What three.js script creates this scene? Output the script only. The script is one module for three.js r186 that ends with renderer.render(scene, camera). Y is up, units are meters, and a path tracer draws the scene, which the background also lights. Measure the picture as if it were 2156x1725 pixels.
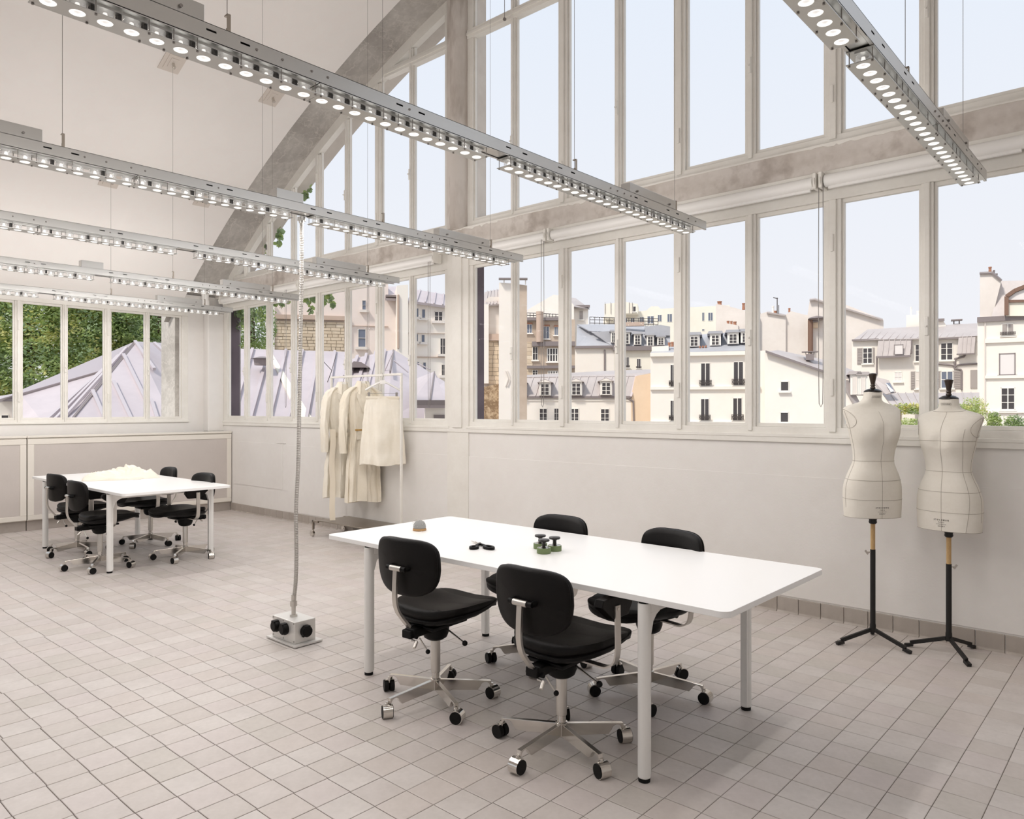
import * as THREE from 'three';
import { RoundedBoxGeometry } from 'three/addons/geometries/RoundedBoxGeometry.js';
import { mergeGeometries, toCreasedNormals } from 'three/addons/utils/BufferGeometryUtils.js';
import { RectAreaLightUniformsLib } from 'three/addons/lights/RectAreaLightUniformsLib.js';
import { ImprovedNoise } from 'three/addons/math/ImprovedNoise.js';

// ------------------------------------------------------------ camera, sky, sun, exposure
const IW = 2156, IH = 1725, FOC = 1560, PCX = 1078, PCY = 860, EYE = 1.47;
const YAW = Math.atan(1392 / FOC);                    // camera turned this far from the window wall's normal
const scene = new THREE.Scene();
const camera = new THREE.PerspectiveCamera(2 * Math.atan(IH / 2 / FOC) * 180 / Math.PI, IW / IH, 0.05, 900);
camera.position.set(0, EYE, 0);
camera.rotation.set(0, YAW, 0);
camera.setViewOffset(IW, IH, 0, IH / 2 - PCY, IW, IH);
camera.updateMatrixWorld();
scene.add(camera);
const renderer = new THREE.WebGLRenderer({ antialias: true });
renderer.toneMapping = THREE.LinearToneMapping;
renderer.toneMappingExposure = 1.0;
renderer.shadowMap.enabled = true;
RectAreaLightUniformsLib.init();

const LAMP_POWER = 38, SIDE_POWER = 42, LAMP_COLOR = new THREE.Color().setRGB(1.0, 0.962, 0.938);
{ // hazy bright sky: one even gradient from the horizon up
  const w = 64, h = 256, d = new Float32Array(w * h * 4);
  for (let j = 0; j < h; j++) {
    const el = Math.max(0, (j + 0.5) / h * 2 - 1);            // 0 at the horizon, 1 overhead
    const t = Math.pow(Math.min(1, el * 1.5), 0.8);
    const c = [0.92 + (0.71 - 0.92) * t, 0.91 + (0.83 - 0.91) * t, 0.935 + (0.99 - 0.935) * t];
    for (let i = 0; i < w; i++) { const o = (j * w + i) * 4; d[o] = c[0]; d[o + 1] = c[1]; d[o + 2] = c[2]; d[o + 3] = 1; }
  }
  const t = new THREE.DataTexture(d, w, h, THREE.RGBAFormat, THREE.FloatType);
  t.mapping = THREE.EquirectangularReflectionMapping; t.magFilter = t.minFilter = THREE.LinearFilter; t.needsUpdate = true;
  scene.background = t; scene.backgroundIntensity = 1.0;
}
{ // sun behind haze, from behind the workshop
  const sun = new THREE.DirectionalLight(new THREE.Color().setRGB(1, 0.94, 0.85), 3.0);
  sun.position.set(-16, 75, 20); sun.target.position.set(-10, 0, -40); scene.add(sun, sun.target);
  sun.castShadow = true; sun.shadow.radius = 16; sun.shadow.mapSize.set(2048, 2048);
  Object.assign(sun.shadow.camera, { left: -90, right: 90, top: 90, bottom: -90, near: 1, far: 260 });
}

// ------------------------------------------------------------ helpers
let seed = 20240611;
function rnd() { seed = (seed + 0x6d2b79f5) | 0; let t = Math.imul(seed ^ (seed >>> 15), 1 | seed); t = (t + Math.imul(t ^ (t >>> 7), 61 | t)) ^ t; return ((t ^ (t >>> 14)) >>> 0) / 4294967296; }
const rr = (a, b) => a + (b - a) * rnd();
const V = (x, y, z) => new THREE.Vector3(x, y, z);
const perlin = new ImprovedNoise();
const FWD = V(-Math.sin(YAW), 0, -Math.cos(YAW)), RGT = V(Math.cos(YAW), 0, -Math.sin(YAW));
const ray = (px, py) => FWD.clone().addScaledVector(RGT, (px - PCX) / FOC).add(V(0, (PCY - py) / FOC, 0));
const at = (px, py, depth) => V(0, EYE, 0).addScaledVector(ray(px, py), depth);
const onX = (px, py, x) => { const r = ray(px, py); return at(px, py, x / r.x); };
const onZ = (px, py, z) => { const r = ray(px, py); return at(px, py, z / r.z); };
const onY = (px, py, y = 0) => { const r = ray(px, py); return at(px, py, (y - EYE) / r.y); };
function project(p) { const v = p.clone().sub(V(0, EYE, 0)), d = v.dot(FWD); return [PCX + FOC * v.dot(RGT) / d, PCY - FOC * v.y / d, d]; }

const taken = {};
function numbered(n) { if (!(n in taken)) { taken[n] = 0; return n; } taken[n]++; return n + '_' + String(taken[n]).padStart(3, '0'); }
function tidy(g) {                                   // position, normal, uv, no index: what merging needs
  if (g.index) g = g.toNonIndexed();
  if (!g.attributes.normal) g.computeVertexNormals();
  if (!g.attributes.uv) g.setAttribute('uv', new THREE.BufferAttribute(new Float32Array(g.attributes.position.count * 2), 2));
  for (const k of Object.keys(g.attributes)) if (!['position', 'normal', 'uv'].includes(k)) g.deleteAttribute(k);
  return g;
}
function metreUV(g, s = 1) {                         // uv in metres, laid on the plane each face lies closest to
  const p = g.attributes.position, n = g.attributes.normal, u = new Float32Array(p.count * 2);
  for (let i = 0; i < p.count; i++) {
    const ax = Math.abs(n.getX(i)), ay = Math.abs(n.getY(i)), az = Math.abs(n.getZ(i)), x = p.getX(i), y = p.getY(i), z = p.getZ(i);
    if (ay >= ax && ay >= az) { u[2 * i] = x; u[2 * i + 1] = z; } else if (ax >= az) { u[2 * i] = z; u[2 * i + 1] = y; } else { u[2 * i] = x; u[2 * i + 1] = y; }
    u[2 * i] *= s; u[2 * i + 1] *= s;
  }
  g.setAttribute('uv', new THREE.BufferAttribute(u, 2)); return g;
}
const merged = (list) => list.length === 1 ? list[0] : mergeGeometries(list.map(tidy), false);
function mesh(name, geo, mat, parent) {
  const m = new THREE.Mesh(Array.isArray(geo) ? merged(geo) : geo, mat);
  m.name = parent === scene || !parent ? numbered(name) : name;
  (parent || scene).add(m); return m;
}
function group(name, x = 0, y = 0, z = 0, turn = 0) { const g = new THREE.Group(); g.name = numbered(name); g.position.set(x, y, z); g.rotation.y = turn; scene.add(g); return g; }
function tag(o, label, category, grp) { o.userData.label = label; o.userData.category = category; if (grp) o.userData.group = grp; return o; }
function struct(o, label, category) { o.userData.kind = 'structure'; o.userData.label = label; o.userData.category = category; return o; }
function box(x0, x1, y0, y1, z0, z1) { const g = new THREE.BoxGeometry(Math.abs(x1 - x0), Math.abs(y1 - y0), Math.abs(z1 - z0)); g.translate((x0 + x1) / 2, (y0 + y1) / 2, (z0 + z1) / 2); return metreUV(tidy(g)); }
function rbox(x0, x1, y0, y1, z0, z1, r = 0.004, s = 2) { const g = new RoundedBoxGeometry(Math.abs(x1 - x0), Math.abs(y1 - y0), Math.abs(z1 - z0), s, r); g.translate((x0 + x1) / 2, (y0 + y1) / 2, (z0 + z1) / 2); return metreUV(tidy(g)); }
function cyl(p0, p1, r0, r1 = r0, n = 14) {
  const d = p1.clone().sub(p0), g = new THREE.CylinderGeometry(r1, r0, d.length(), n);
  g.applyQuaternion(new THREE.Quaternion().setFromUnitVectors(V(0, 1, 0), d.clone().normalize())); const m = p0.clone().add(p1).multiplyScalar(0.5); g.translate(m.x, m.y, m.z); return tidy(g);
}
function tube(pts, r, seg = 24, n = 8, tension = 0.5) { return tidy(new THREE.TubeGeometry(new THREE.CatmullRomCurve3(pts, false, 'catmullrom', tension), seg, r, n)); }
function lathe(pr, n = 24) { return tidy(new THREE.LatheGeometry(pr.map((p) => new THREE.Vector2(p[0], p[1])), n)); }
function ball(x, y, z, r, n = 14) { const g = new THREE.SphereGeometry(r, n, Math.ceil(n * 0.7)); g.translate(x, y, z); return tidy(g); }
function prism(pts, depth, bevel = 0) {              // polygon in x,y; extruded along +z
  const s = new THREE.Shape(pts.map((p) => new THREE.Vector2(p[0], p[1])));
  return metreUV(tidy(new THREE.ExtrudeGeometry(s, { depth, bevelEnabled: bevel > 0, bevelSize: bevel, bevelThickness: bevel, bevelSegments: 2, curveSegments: 10 })));
}
function bar(p0, p1, w, h, up = V(0, 1, 0)) {        // straight bar of section w (sideways) by h (along up)
  const d = p1.clone().sub(p0), L = d.length(), z = d.clone().normalize(), x = up.clone().cross(z).normalize(), y = z.clone().cross(x);
  const g = new THREE.BoxGeometry(w, h, L); g.applyMatrix4(new THREE.Matrix4().makeBasis(x, y, z)); const m = p0.clone().add(p1).multiplyScalar(0.5); g.translate(m.x, m.y, m.z); return metreUV(tidy(g));
}
function strip(pts, w, t, wdir) {                    // flat band of width w along wdir and thickness t following points
  const P = new THREE.CatmullRomCurve3(pts).getPoints(pts.length * 5), pos = [], idx = [];
  for (let i = 0; i < P.length; i++) {
    const a = P[Math.max(0, i - 1)], b = P[Math.min(P.length - 1, i + 1)], n = wdir.clone().cross(b.clone().sub(a)).normalize();
    for (const [s, q] of [[-1, -1], [1, -1], [1, 1], [-1, 1]]) { const v = P[i].clone().addScaledVector(wdir, s * w / 2).addScaledVector(n, q * t / 2); pos.push(v.x, v.y, v.z); }
  }
  for (let i = 0; i < P.length - 1; i++) for (let k = 0; k < 4; k++) { const a = i * 4 + k, b = i * 4 + (k + 1) % 4, c = a + 4, d = b + 4; idx.push(a, c, b, b, c, d); }
  const e = (P.length - 1) * 4; idx.push(0, 1, 2, 0, 2, 3, e, e + 2, e + 1, e, e + 3, e + 2);
  const g = new THREE.BufferGeometry(); g.setAttribute('position', new THREE.Float32BufferAttribute(pos, 3)); g.setIndex(idx); return toCreasedNormals(g, 0.7);
}
function loft(rings, capBottom = true, capTop = true) { // rings of equal point count, bottom to top, smooth
  const n = rings[0].length, pos = [], idx = [], uv = [];
  rings.forEach((r, j) => r.forEach((p, i) => { pos.push(p.x, p.y, p.z); uv.push(i / n, j / rings.length); }));
  for (let j = 0; j < rings.length - 1; j++) for (let i = 0; i < n; i++) { const a = j * n + i, b = j * n + (i + 1) % n, c = a + n, d = b + n; idx.push(a, c, b, b, c, d); }
  const cap = (j, up) => { const c = rings[j].reduce((s, p) => s.add(p), V(0, 0, 0)).multiplyScalar(1 / n); pos.push(c.x, c.y, c.z); uv.push(0.5, 0.5); const k = pos.length / 3 - 1; for (let i = 0; i < n; i++) { const a = j * n + i, b = j * n + (i + 1) % n; up ? idx.push(a, k, b) : idx.push(a, b, k); } };
  if (capBottom) cap(0, false); if (capTop) cap(rings.length - 1, true);
  const g = new THREE.BufferGeometry(); g.setAttribute('position', new THREE.Float32BufferAttribute(pos, 3)); g.setAttribute('uv', new THREE.Float32BufferAttribute(uv, 2)); g.setIndex(idx); return toCreasedNormals(g, 0.9);
}

// ------------------------------------------------------------ textures and materials
function vnoise(n, cells, rand) {                     // tileable value noise
  const g = new Float32Array(cells * cells); for (let i = 0; i < g.length; i++) g[i] = rand();
  const o = new Float32Array(n * n), s = (t) => t * t * (3 - 2 * t);
  for (let y = 0; y < n; y++) for (let x = 0; x < n; x++) {
    const u = x / n * cells, v = y / n * cells, i = Math.floor(u), j = Math.floor(v), a = s(u - i), b = s(v - j), i1 = (i + 1) % cells, j1 = (j + 1) % cells;
    o[y * n + x] = (g[j * cells + i] * (1 - a) + g[j * cells + i1] * a) * (1 - b) + (g[j1 * cells + i] * (1 - a) + g[j1 * cells + i1] * a) * b;
  }
  return o;
}
function fbm(n, c0, oct) { const o = new Float32Array(n * n); let amp = 1, sum = 0, c = c0; for (let k = 0; k < oct; k++) { const l = vnoise(n, Math.min(c, n), rnd); for (let i = 0; i < o.length; i++) o[i] += l[i] * amp; sum += amp; amp *= 0.55; c *= 2; } for (let i = 0; i < o.length; i++) o[i] /= sum; return o; }
function tex(n, fn, color, repeat) {                  // fn(i, x, y) -> [r, g, b] 0..1 (sRGB when color)
  const d = new Uint8Array(n * n * 4);
  for (let y = 0; y < n; y++) for (let x = 0; x < n; x++) { const i = y * n + x, c = fn(i, x, y); d[4 * i] = c[0] * 255; d[4 * i + 1] = c[1] * 255; d[4 * i + 2] = c[2] * 255; d[4 * i + 3] = 255; }
  const t = new THREE.DataTexture(d, n, n); t.wrapS = t.wrapT = THREE.RepeatWrapping; t.magFilter = THREE.LinearFilter; t.minFilter = THREE.LinearMipmapLinearFilter; t.generateMipmaps = true;
  if (color) t.colorSpace = THREE.SRGBColorSpace; if (repeat) t.repeat.set(repeat, repeat); t.needsUpdate = true; return t;
}
const clamp = (v) => Math.min(1, Math.max(0, v));
const mixc = (a, b, t) => [a[0] + (b[0] - a[0]) * t, a[1] + (b[1] - a[1]) * t, a[2] + (b[2] - a[2]) * t];
const hex = (h) => [parseInt(h.slice(1, 3), 16) / 255, parseInt(h.slice(3, 5), 16) / 255, parseInt(h.slice(5, 7), 16) / 255];
const N1 = fbm(512, 4, 6), N2 = fbm(512, 7, 6), N3 = fbm(512, 32, 4), N4 = fbm(512, 3, 3);
const mottle = (a, b, k = 1.6, r) => tex(512, (i) => mixc(hex(a), hex(b), clamp((N1[i] - 0.5) * k + 0.5 + (N3[i] - 0.5) * 0.5)), true, r);
const grey = (src, lo, hi, r) => tex(512, (i) => { const v = clamp(lo + (hi - lo) * src[i]); return [v, v, v]; }, false, r);
const concreteRib = tex(512, (i) => {                 // raw concrete with pale crackle veins and dark stains
  const vein = Math.max(clamp(1 - Math.abs(N2[i] - 0.5) * 34) * N3[i] * 1.6, clamp(1 - Math.abs(N1[(i * 3) % 262144] - 0.5) * 30) * 0.5), stain = clamp((N4[i] - 0.52) * 4), f = (N3[i] - 0.5) * 0.9 + (N1[i] - 0.5) * 1.2;
  let c = mixc(hex('#c6c2bc'), hex('#aaa59f'), clamp(0.5 + f)); c = mixc(c, hex('#8f8983'), stain * 0.55); return mixc(c, hex('#d8d3cc'), vein * 0.55);
}, true, 0.7);
const concreteBeam = tex(512, (i, x, y) => {          // smoother concrete, streaks running along
  const s = N1[(y * 512 + (x >> 2)) % (512 * 512)], f = (N3[i] - 0.5) * 0.6;
  let c = mixc(hex('#d5cec7'), hex('#beb5ac'), clamp((s - 0.4) * 2.4 + f)); return mixc(c, hex('#a0958b'), clamp((N2[i] - 0.6) * 4) * 0.7);
}, true, 0.9);
const paintT = mottle('#eae7e3', '#e3dfda', 1.2, 0.5);
const vaultT = mottle('#e9e5e1', '#e3deda', 1.0, 0.22);
const fineBump = grey(N3, 0.3, 0.7, 3);
const M = {};
const std = (o) => new THREE.MeshStandardMaterial(o), phy = (o) => new THREE.MeshPhysicalMaterial(o);
M.wall = std({ map: paintT, roughness: 0.62, bumpMap: fineBump, bumpScale: 0.001 });
M.vault = std({ map: vaultT, roughness: 0.9 });
M.rib = std({ map: concreteRib, roughness: 0.92, bumpMap: grey(N2, 0.2, 0.8, 0.7), bumpScale: 0.012 });
M.beam = std({ map: concreteBeam, roughness: 0.88, bumpMap: grey(N2, 0.2, 0.8, 1.2), bumpScale: 0.006 });
M.frame = std({ map: mottle('#ebe8e1', '#e3dfd7', 1.4, 1.5), roughness: 0.45, bumpMap: fineBump, bumpScale: 0.0008 });
M.glass = phy({ color: 0xffffff, transmission: 1, thickness: 0, roughness: 0, ior: 1.5, metalness: 0, specularIntensity: 0.03 });
M.grout = std({ color: '#6f665e', roughness: 0.95 });
M.tiles = ['#c8c0bb', '#c6beb9', '#cac3be', '#c3bbb5', '#c9c0bc', '#c2bbb4', '#c7beb8', '#ccc5c0'].map((c, k) => {
  const b = hex(c), t = tex(256, (i, x, y) => { const j = ((y * 2 + k * 60) % 512) * 512 + (x * 2 + k * 90) % 512; const f = (N1[j] - 0.5) * 0.06 + (N3[j] - 0.5) * 0.035; return [clamp(b[0] + f), clamp(b[1] + f), clamp(b[2] + f * 1.05)]; }, true, 2.2);
  return std({ map: t, roughness: 0.42, bumpMap: fineBump, bumpScale: 0.0005 });
});
M.skirt = ['#b6ada4', '#afa69d', '#bab2aa'].map((c) => std({ map: mottle(c, '#a39a91', 1.2, 1.5), roughness: 0.6 }));
M.plinth = std({ map: mottle('#aaa199', '#9d948c', 1.2, 1), roughness: 0.6 });
M.white = std({ color: '#eeece8', roughness: 0.38 });
M.top = std({ color: '#f4f3f1', roughness: 0.3 });
M.cabinetFrame = std({ color: '#e2dcd2', roughness: 0.5 });
M.cabinetPanel = std({ map: mottle('#c8c0ba', '#c3bbb5', 1, 2), roughness: 0.75 });
M.leather = phy({ color: '#0a0706', roughness: 0.44, specularIntensity: 0.42, bumpMap: grey(N3, 0.2, 0.8, 8), bumpScale: 0.0006 });
M.blackPlastic = phy({ color: '#080707', roughness: 0.5, specularIntensity: 0.4 });
M.rubber = phy({ color: '#080707', roughness: 0.6, specularIntensity: 0.5 });
M.chrome = std({ color: '#d6d2cc', roughness: 0.16, metalness: 1 });
M.box = std({ color: '#dddbd7', roughness: 0.38, metalness: 0.45 });
M.outer = std({ map: mottle('#ded7cf', '#cfc7be', 1.6, 0.6), roughness: 0.9 });  // paler copy of the rib concrete: daylight outside is put into its colour
M.hose = std({ color: '#bab6b0', roughness: 0.5, metalness: 1 });
M.lensCore = std({ color: '#ffffff', emissive: new THREE.Color().setRGB(1, 0.98, 0.95), emissiveIntensity: 0.45, roughness: 0.2 });
M.ceilingPlate = std({ color: '#cfc6bd', roughness: 0.7 });
M.satin = std({ color: '#cfcbc5', roughness: 0.34, metalness: 1 });
M.alu = std({ color: '#c9c8c5', roughness: 0.3, metalness: 1, bumpMap: grey(N3, 0.45, 0.55, 6), bumpScale: 0.0003 });
M.aluPlate = std({ color: '#c4c4c1', roughness: 0.36, metalness: 1 });
M.darkGap = std({ color: '#2a2725', roughness: 0.4 });
M.lamp = std({ color: '#ffffff', emissive: new THREE.Color().setRGB(1, 0.97, 0.92), emissiveIntensity: 1.0, roughness: 0.4 });
M.cup = phy({ color: '#ffffff', transmission: 0.85, thickness: 0, roughness: 0.08, ior: 1.5 });
M.steel = std({ color: '#a89f94', roughness: 0.35, metalness: 1 });
M.wire = std({ color: '#8f8a86', roughness: 0.4, metalness: 0.8 });
M.cloth = std({ map: mottle('#f2ecdf', '#ebe3d3', 1.2, 2), roughness: 0.9, side: THREE.DoubleSide, bumpMap: grey(N3, 0.3, 0.7, 6), bumpScale: 0.0008 });
M.cloth2 = std({ map: mottle('#eee6d6', '#e6dcc9', 1.2, 2), roughness: 0.9, side: THREE.DoubleSide, bumpMap: grey(N3, 0.3, 0.7, 6), bumpScale: 0.0008 });
M.belt = std({ color: '#b98d3f', roughness: 0.8 });
M.canvas = std({ map: mottle('#e9e4da', '#e1dbcf', 1.0, 3), roughness: 0.85, bumpMap: grey(N3, 0.3, 0.7, 10), bumpScale: 0.0005 });
M.seam = std({ color: '#a0968a', roughness: 0.9 });
M.blackWood = std({ color: '#15100d', roughness: 0.28 });
M.darkWood = std({ map: mottle('#3a2b1f', '#2a1e15', 1.6, 6), roughness: 0.3 });
M.paleWood = std({ map: mottle('#c9a878', '#bd9a68', 1.6, 5), roughness: 0.55 });
M.castIron = std({ color: '#0f0d0c', roughness: 0.5 });
M.green = std({ color: '#6f7f55', roughness: 0.6 });
M.cork = std({ color: '#b58f62', roughness: 0.9 });
M.greyCloth = std({ map: mottle('#a5a5a3', '#8f8f8d', 1.5, 30), roughness: 0.8 });
// outside
M.zinc = std({ map: mottle('#cfc4c6', '#c2b7ba', 1.6, 0.25), roughness: 0.5, metalness: 0.15 });
M.zincBlue = std({ map: mottle('#b9b9bd', '#acacb1', 1.4, 0.2), roughness: 0.55, metalness: 0.1 });
M.zincWarm = std({ map: mottle('#c4bbb8', '#b7aeab', 1.4, 0.2), roughness: 0.55, metalness: 0.1 });
M.lead = std({ color: '#c6bdc0', roughness: 0.55, metalness: 0.2 });
M.render = std({ map: mottle('#f6efe6', '#f0e8de', 1.2, 0.08), roughness: 0.9 });
M.renderPink = std({ map: mottle('#ecdfd8', '#e3d5cd', 1.2, 0.1), roughness: 0.9 });
M.renderGrey = std({ map: mottle('#e8e0d9', '#ddd4cc', 1.4, 0.1), roughness: 0.9 });
M.renderOrange = std({ map: mottle('#ecd5bb', '#e3caaf', 1.2, 0.1), roughness: 0.9 });
M.renderCream = std({ map: mottle('#f6f0e2', '#efe8d8', 1.2, 0.06), roughness: 0.9 });
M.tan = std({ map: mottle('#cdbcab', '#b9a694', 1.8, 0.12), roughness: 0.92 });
M.brownBand = std({ map: mottle('#c9b3a4', '#bba494', 1.4, 0.15), roughness: 0.9 });
M.stones = ['#e0cfb8', '#d6c5ae', '#e6d7c2', '#cdbba3', '#dccab1'].map((c) => std({ map: mottle(c, '#cdbaa2', 1.4, 0.6), roughness: 0.95 }));
M.rough = std({ map: tex(512, (i) => mixc(hex('#c3a98a'), hex('#8d7358'), clamp((N3[i] - 0.5) * 3 + (N2[i] - 0.5) * 2 + 0.5)), true, 0.25), roughness: 0.95 });
M.mortar = std({ color: '#d2c4b0', roughness: 0.95 });
M.sash = std({ color: '#f3eee6', roughness: 0.6 });
M.pane = std({ color: '#4a4648', roughness: 0.15 });
M.paneBlue = std({ color: '#6f7686', roughness: 0.15 });
M.curtain = std({ color: '#e5dfdc', roughness: 0.9 });
M.shutter = std({ color: '#a9a09b', roughness: 0.7 });
M.iron = std({ color: '#4b4442', roughness: 0.6 });
M.gutter = std({ color: '#877d7c', roughness: 0.6 });
M.terracotta = std({ color: '#a8775f', roughness: 0.85 });
M.brownFrame = std({ color: '#7d6152', roughness: 0.7 });
M.darkClad = std({ map: mottle('#6c6168', '#5d5359', 1.5, 1.2), roughness: 0.8 });
M.ground = std({ map: mottle('#a8a29c', '#98928c', 1.4, 0.05), roughness: 0.95 });
M.bark = std({ color: '#5b4b3e', roughness: 0.95 });
M.leaves = ['#bccb80', '#a6bc76', '#dfdc8e', '#93a97c', '#c9d494'].map((c) => phy({ color: c, roughness: 0.8, side: THREE.DoubleSide, transmission: 0.45, thickness: 0 }));
// ------------------------------------------------------------ the room
const ZW = -5.30, XL = -10.55, XR = 4.3, ZF = 5.6;                   // inner faces: window wall, left wall, right wall, wall behind the camera
const ARC_X = -1.5, ARC_Y = -8.238, R_VAULT = 14.37, R_RIB = 14.55, Z_RIB = -4.73;
const archY = (x, R) => ARC_Y + Math.sqrt(Math.max(0, R * R - (x - ARC_X) ** 2));
function arcShell(R0, R1, x0, x1, z0, z1, seg = 110) {
  const a = [], b = [];
  for (let i = 0; i <= seg; i++) { const x = x0 + (x1 - x0) * i / seg; a.push([x, archY(x, R0)]); b.unshift([x, archY(x, R1)]); }
  const g = prism([...a, ...b], z1 - z0); g.translate(0, 0, z0); return metreUV(tidy(toCreasedNormals(g, 0.5)));
}
struct(mesh('ceiling', arcShell(R_VAULT, R_VAULT + 0.16, XL - 0.06, XR + 0.2, Z_RIB, ZF + 0.2), M.vault), 'pale plastered barrel vault ceiling over the workshop', 'ceiling');
struct(mesh('arch_rib', arcShell(R_RIB, R_RIB + 0.4, XL - 0.5, XR + 0.2, ZW - 0.05, Z_RIB + 0.02), M.rib), 'raw grey concrete arch rib framing the glazed end wall', 'arch');
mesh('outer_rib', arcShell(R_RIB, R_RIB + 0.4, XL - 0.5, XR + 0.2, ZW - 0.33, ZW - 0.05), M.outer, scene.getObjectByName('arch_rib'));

{ // floor: dark grout bed, tiles laid in rows
  const floor = struct(mesh('floor', box(XL - 0.2, XR + 0.2, -0.12, -0.003, ZW - 0.2, ZF + 0.2), M.grout), 'workshop floor of square pale grey-beige tiles', 'floor');
  const PX = 0.1535, PZ = 0.152, G = 0.0028;
  const tileGeo = (w, d) => {                            // chamfered slab, top at y = 0
    const c = 0.0022, x = w / 2, z = d / 2, xi = x - c, zi = z - c, lo = -0.006, e = -0.0012, P = [], q = (a, b, cc, dd) => P.push(...a, ...b, ...cc, ...a, ...cc, ...dd);
    const T = [[-xi, 0, -zi], [xi, 0, -zi], [xi, 0, zi], [-xi, 0, zi]], U = [[-x, e, -z], [x, e, -z], [x, e, z], [-x, e, z]], W = U.map((p) => [p[0], lo, p[2]]);
    q(T[3], T[2], T[1], T[0]); for (let i = 0; i < 4; i++) { const j = (i + 1) % 4; q(T[i], T[j], U[j], U[i]); q(U[i], U[j], W[j], W[i]); }
    const g = new THREE.BufferGeometry(); g.setAttribute('position', new THREE.Float32BufferAttribute(P, 3)); g.computeVertexNormals(); return metreUV(tidy(g));
  };
  const base = tileGeo(PX - G, PZ - G), spots = [];
  for (let i = Math.ceil((XL - 3.275 * 0 + 0.02) / PX) - 1; i * PX - 3.275 + 3.2235 < XR; i++) {
    const x = i * PX - 0.0515 + PX / 2; if (x < XL + 0.02 || x > XR - 0.02) continue;
    const off = rr(-0.005, 0.005);
    for (let j = -36; j < 40; j++) {
      const z = -1.253 + j * PZ + PZ / 2 + off; if (z < ZW - 0.05 || z > ZF - 0.02) continue;
      const p = V(x, 0, z), q = project(p), seen = q[2] > 0.6 && q[0] > -30 && q[0] < IW + 30 && q[1] > 0 && q[1] < IH + 40;
      spots.push({ x, z, s: seen ? 1 / Math.pow(q[2], 3) : 0, m: Math.floor(rnd() * 8), y: rr(-0.0006, 0), tx: rr(-0.002, 0.002), tz: rr(-0.002, 0.002) });
    }
  }
  spots.sort((a, b) => b.s - a.s);
  const place = (o, t) => { o.position.set(t.x, t.y, t.z); o.rotation.set(t.tx, 0, t.tz); return o; };
  for (const t of spots.slice(0, 300)) { const m = new THREE.Mesh(base, M.tiles[t.m]); m.name = 'tile'; place(m, t); floor.add(m); }
  for (let k = 0; k < 8; k++) {
    const list = [], o = new THREE.Object3D();
    for (const t of spots.slice(300)) if (t.m === k) { place(o, t).updateMatrix(); list.push(base.clone().applyMatrix4(o.matrix)); }
    const m = mesh('tiles', mergeGeometries(list, false), M.tiles[k], floor); m.userData.kind = 'stuff';
  }
}
{ // window wall: parapet, solid end beyond the glazing
  const wall = struct(mesh('wall_back', [box(XL - 0.3, XR, -0.1, 1.27, ZW - 0.26, ZW), box(XR - 0.12, XR, 1.27, 5.2, ZW - 0.26, ZW)], M.wall), 'off-white painted wall below the tall workshop windows', 'wall');
  mesh('wall_panel', box(-8.70, XR - 0.05, 0.12, 0.985, ZW, ZW + 0.006), M.wall, wall);
  mesh('access_panel', [box(-10.1, -8.79, 0.39, 0.998, ZW, ZW + 0.006), box(-8.95, -8.72, 1.006, 1.012, ZW, ZW + 0.01)], M.wall, wall);
  mesh('window_ledge', rbox(XL, XR - 0.05, 1.225, 1.268, ZW, ZW + 0.018, 0.005), M.frame, wall);
  const sk = struct(group('baseboard_back'), 'grey tiled skirting along the foot of the window wall', 'skirting');
  const sg = rbox(-0.0755, 0.0755, 0, 0.108, -0.005, 0.012, 0.003), cove = prism([[0, 0], [0.012, 0], [0.004, 0.008], [0, 0.02]], 0.151); cove.rotateY(-Math.PI / 2); cove.translate(0.0755, 0, 0.01);
  for (let x = -10.1, k = 0; x < XR - 0.1; x += 0.1545, k++) { const m = mesh('tile', k ? sk.userData.g : (sk.userData.g = merged([sg, cove.clone().scale(1, 1, 1)])), M.skirt[Math.floor(rnd() * 3)], sk); m.position.set(x, 0, ZW); }
  delete sk.userData.g;
}
struct(mesh('wall_right', box(XR, XR + 0.2, -0.1, 5.2, ZW - 0.26, ZF + 0.2), M.wall), 'plain off-white side wall opposite the low cabinets', 'wall');
const FWX = [-9.6, 3.0], FWY = [1.0, 4.0];                              // glazing in the wall behind the camera
{ const pts = []; for (let i = 0; i <= 40; i++) { const x = XL - 0.3 + (XR + 0.5 - XL) * i / 40; pts.push([x, Math.max(FWY[1] - (x < FWX[0] || x > FWX[1] ? 5 : 0), archY(x, R_VAULT + 0.05))]); }
  const top = prism([[FWX[0], FWY[1]], ...pts.filter((p) => p[0] > FWX[0] && p[0] < FWX[1]), [FWX[1], FWY[1]]].reverse(), 0.2); top.translate(0, 0, ZF);
  struct(mesh('wall_front', [box(XL - 0.3, XR + 0.2, -0.1, FWY[0], ZF, ZF + 0.2), box(XL - 0.3, FWX[0], FWY[0], archY(FWX[0], R_VAULT + 0.05), ZF, ZF + 0.2), box(FWX[1], XR + 0.2, FWY[0], archY(FWX[1], R_VAULT + 0.05), ZF, ZF + 0.2), top], M.wall), 'off-white end wall with a band of windows, facing the concrete arch', 'wall'); }

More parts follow.
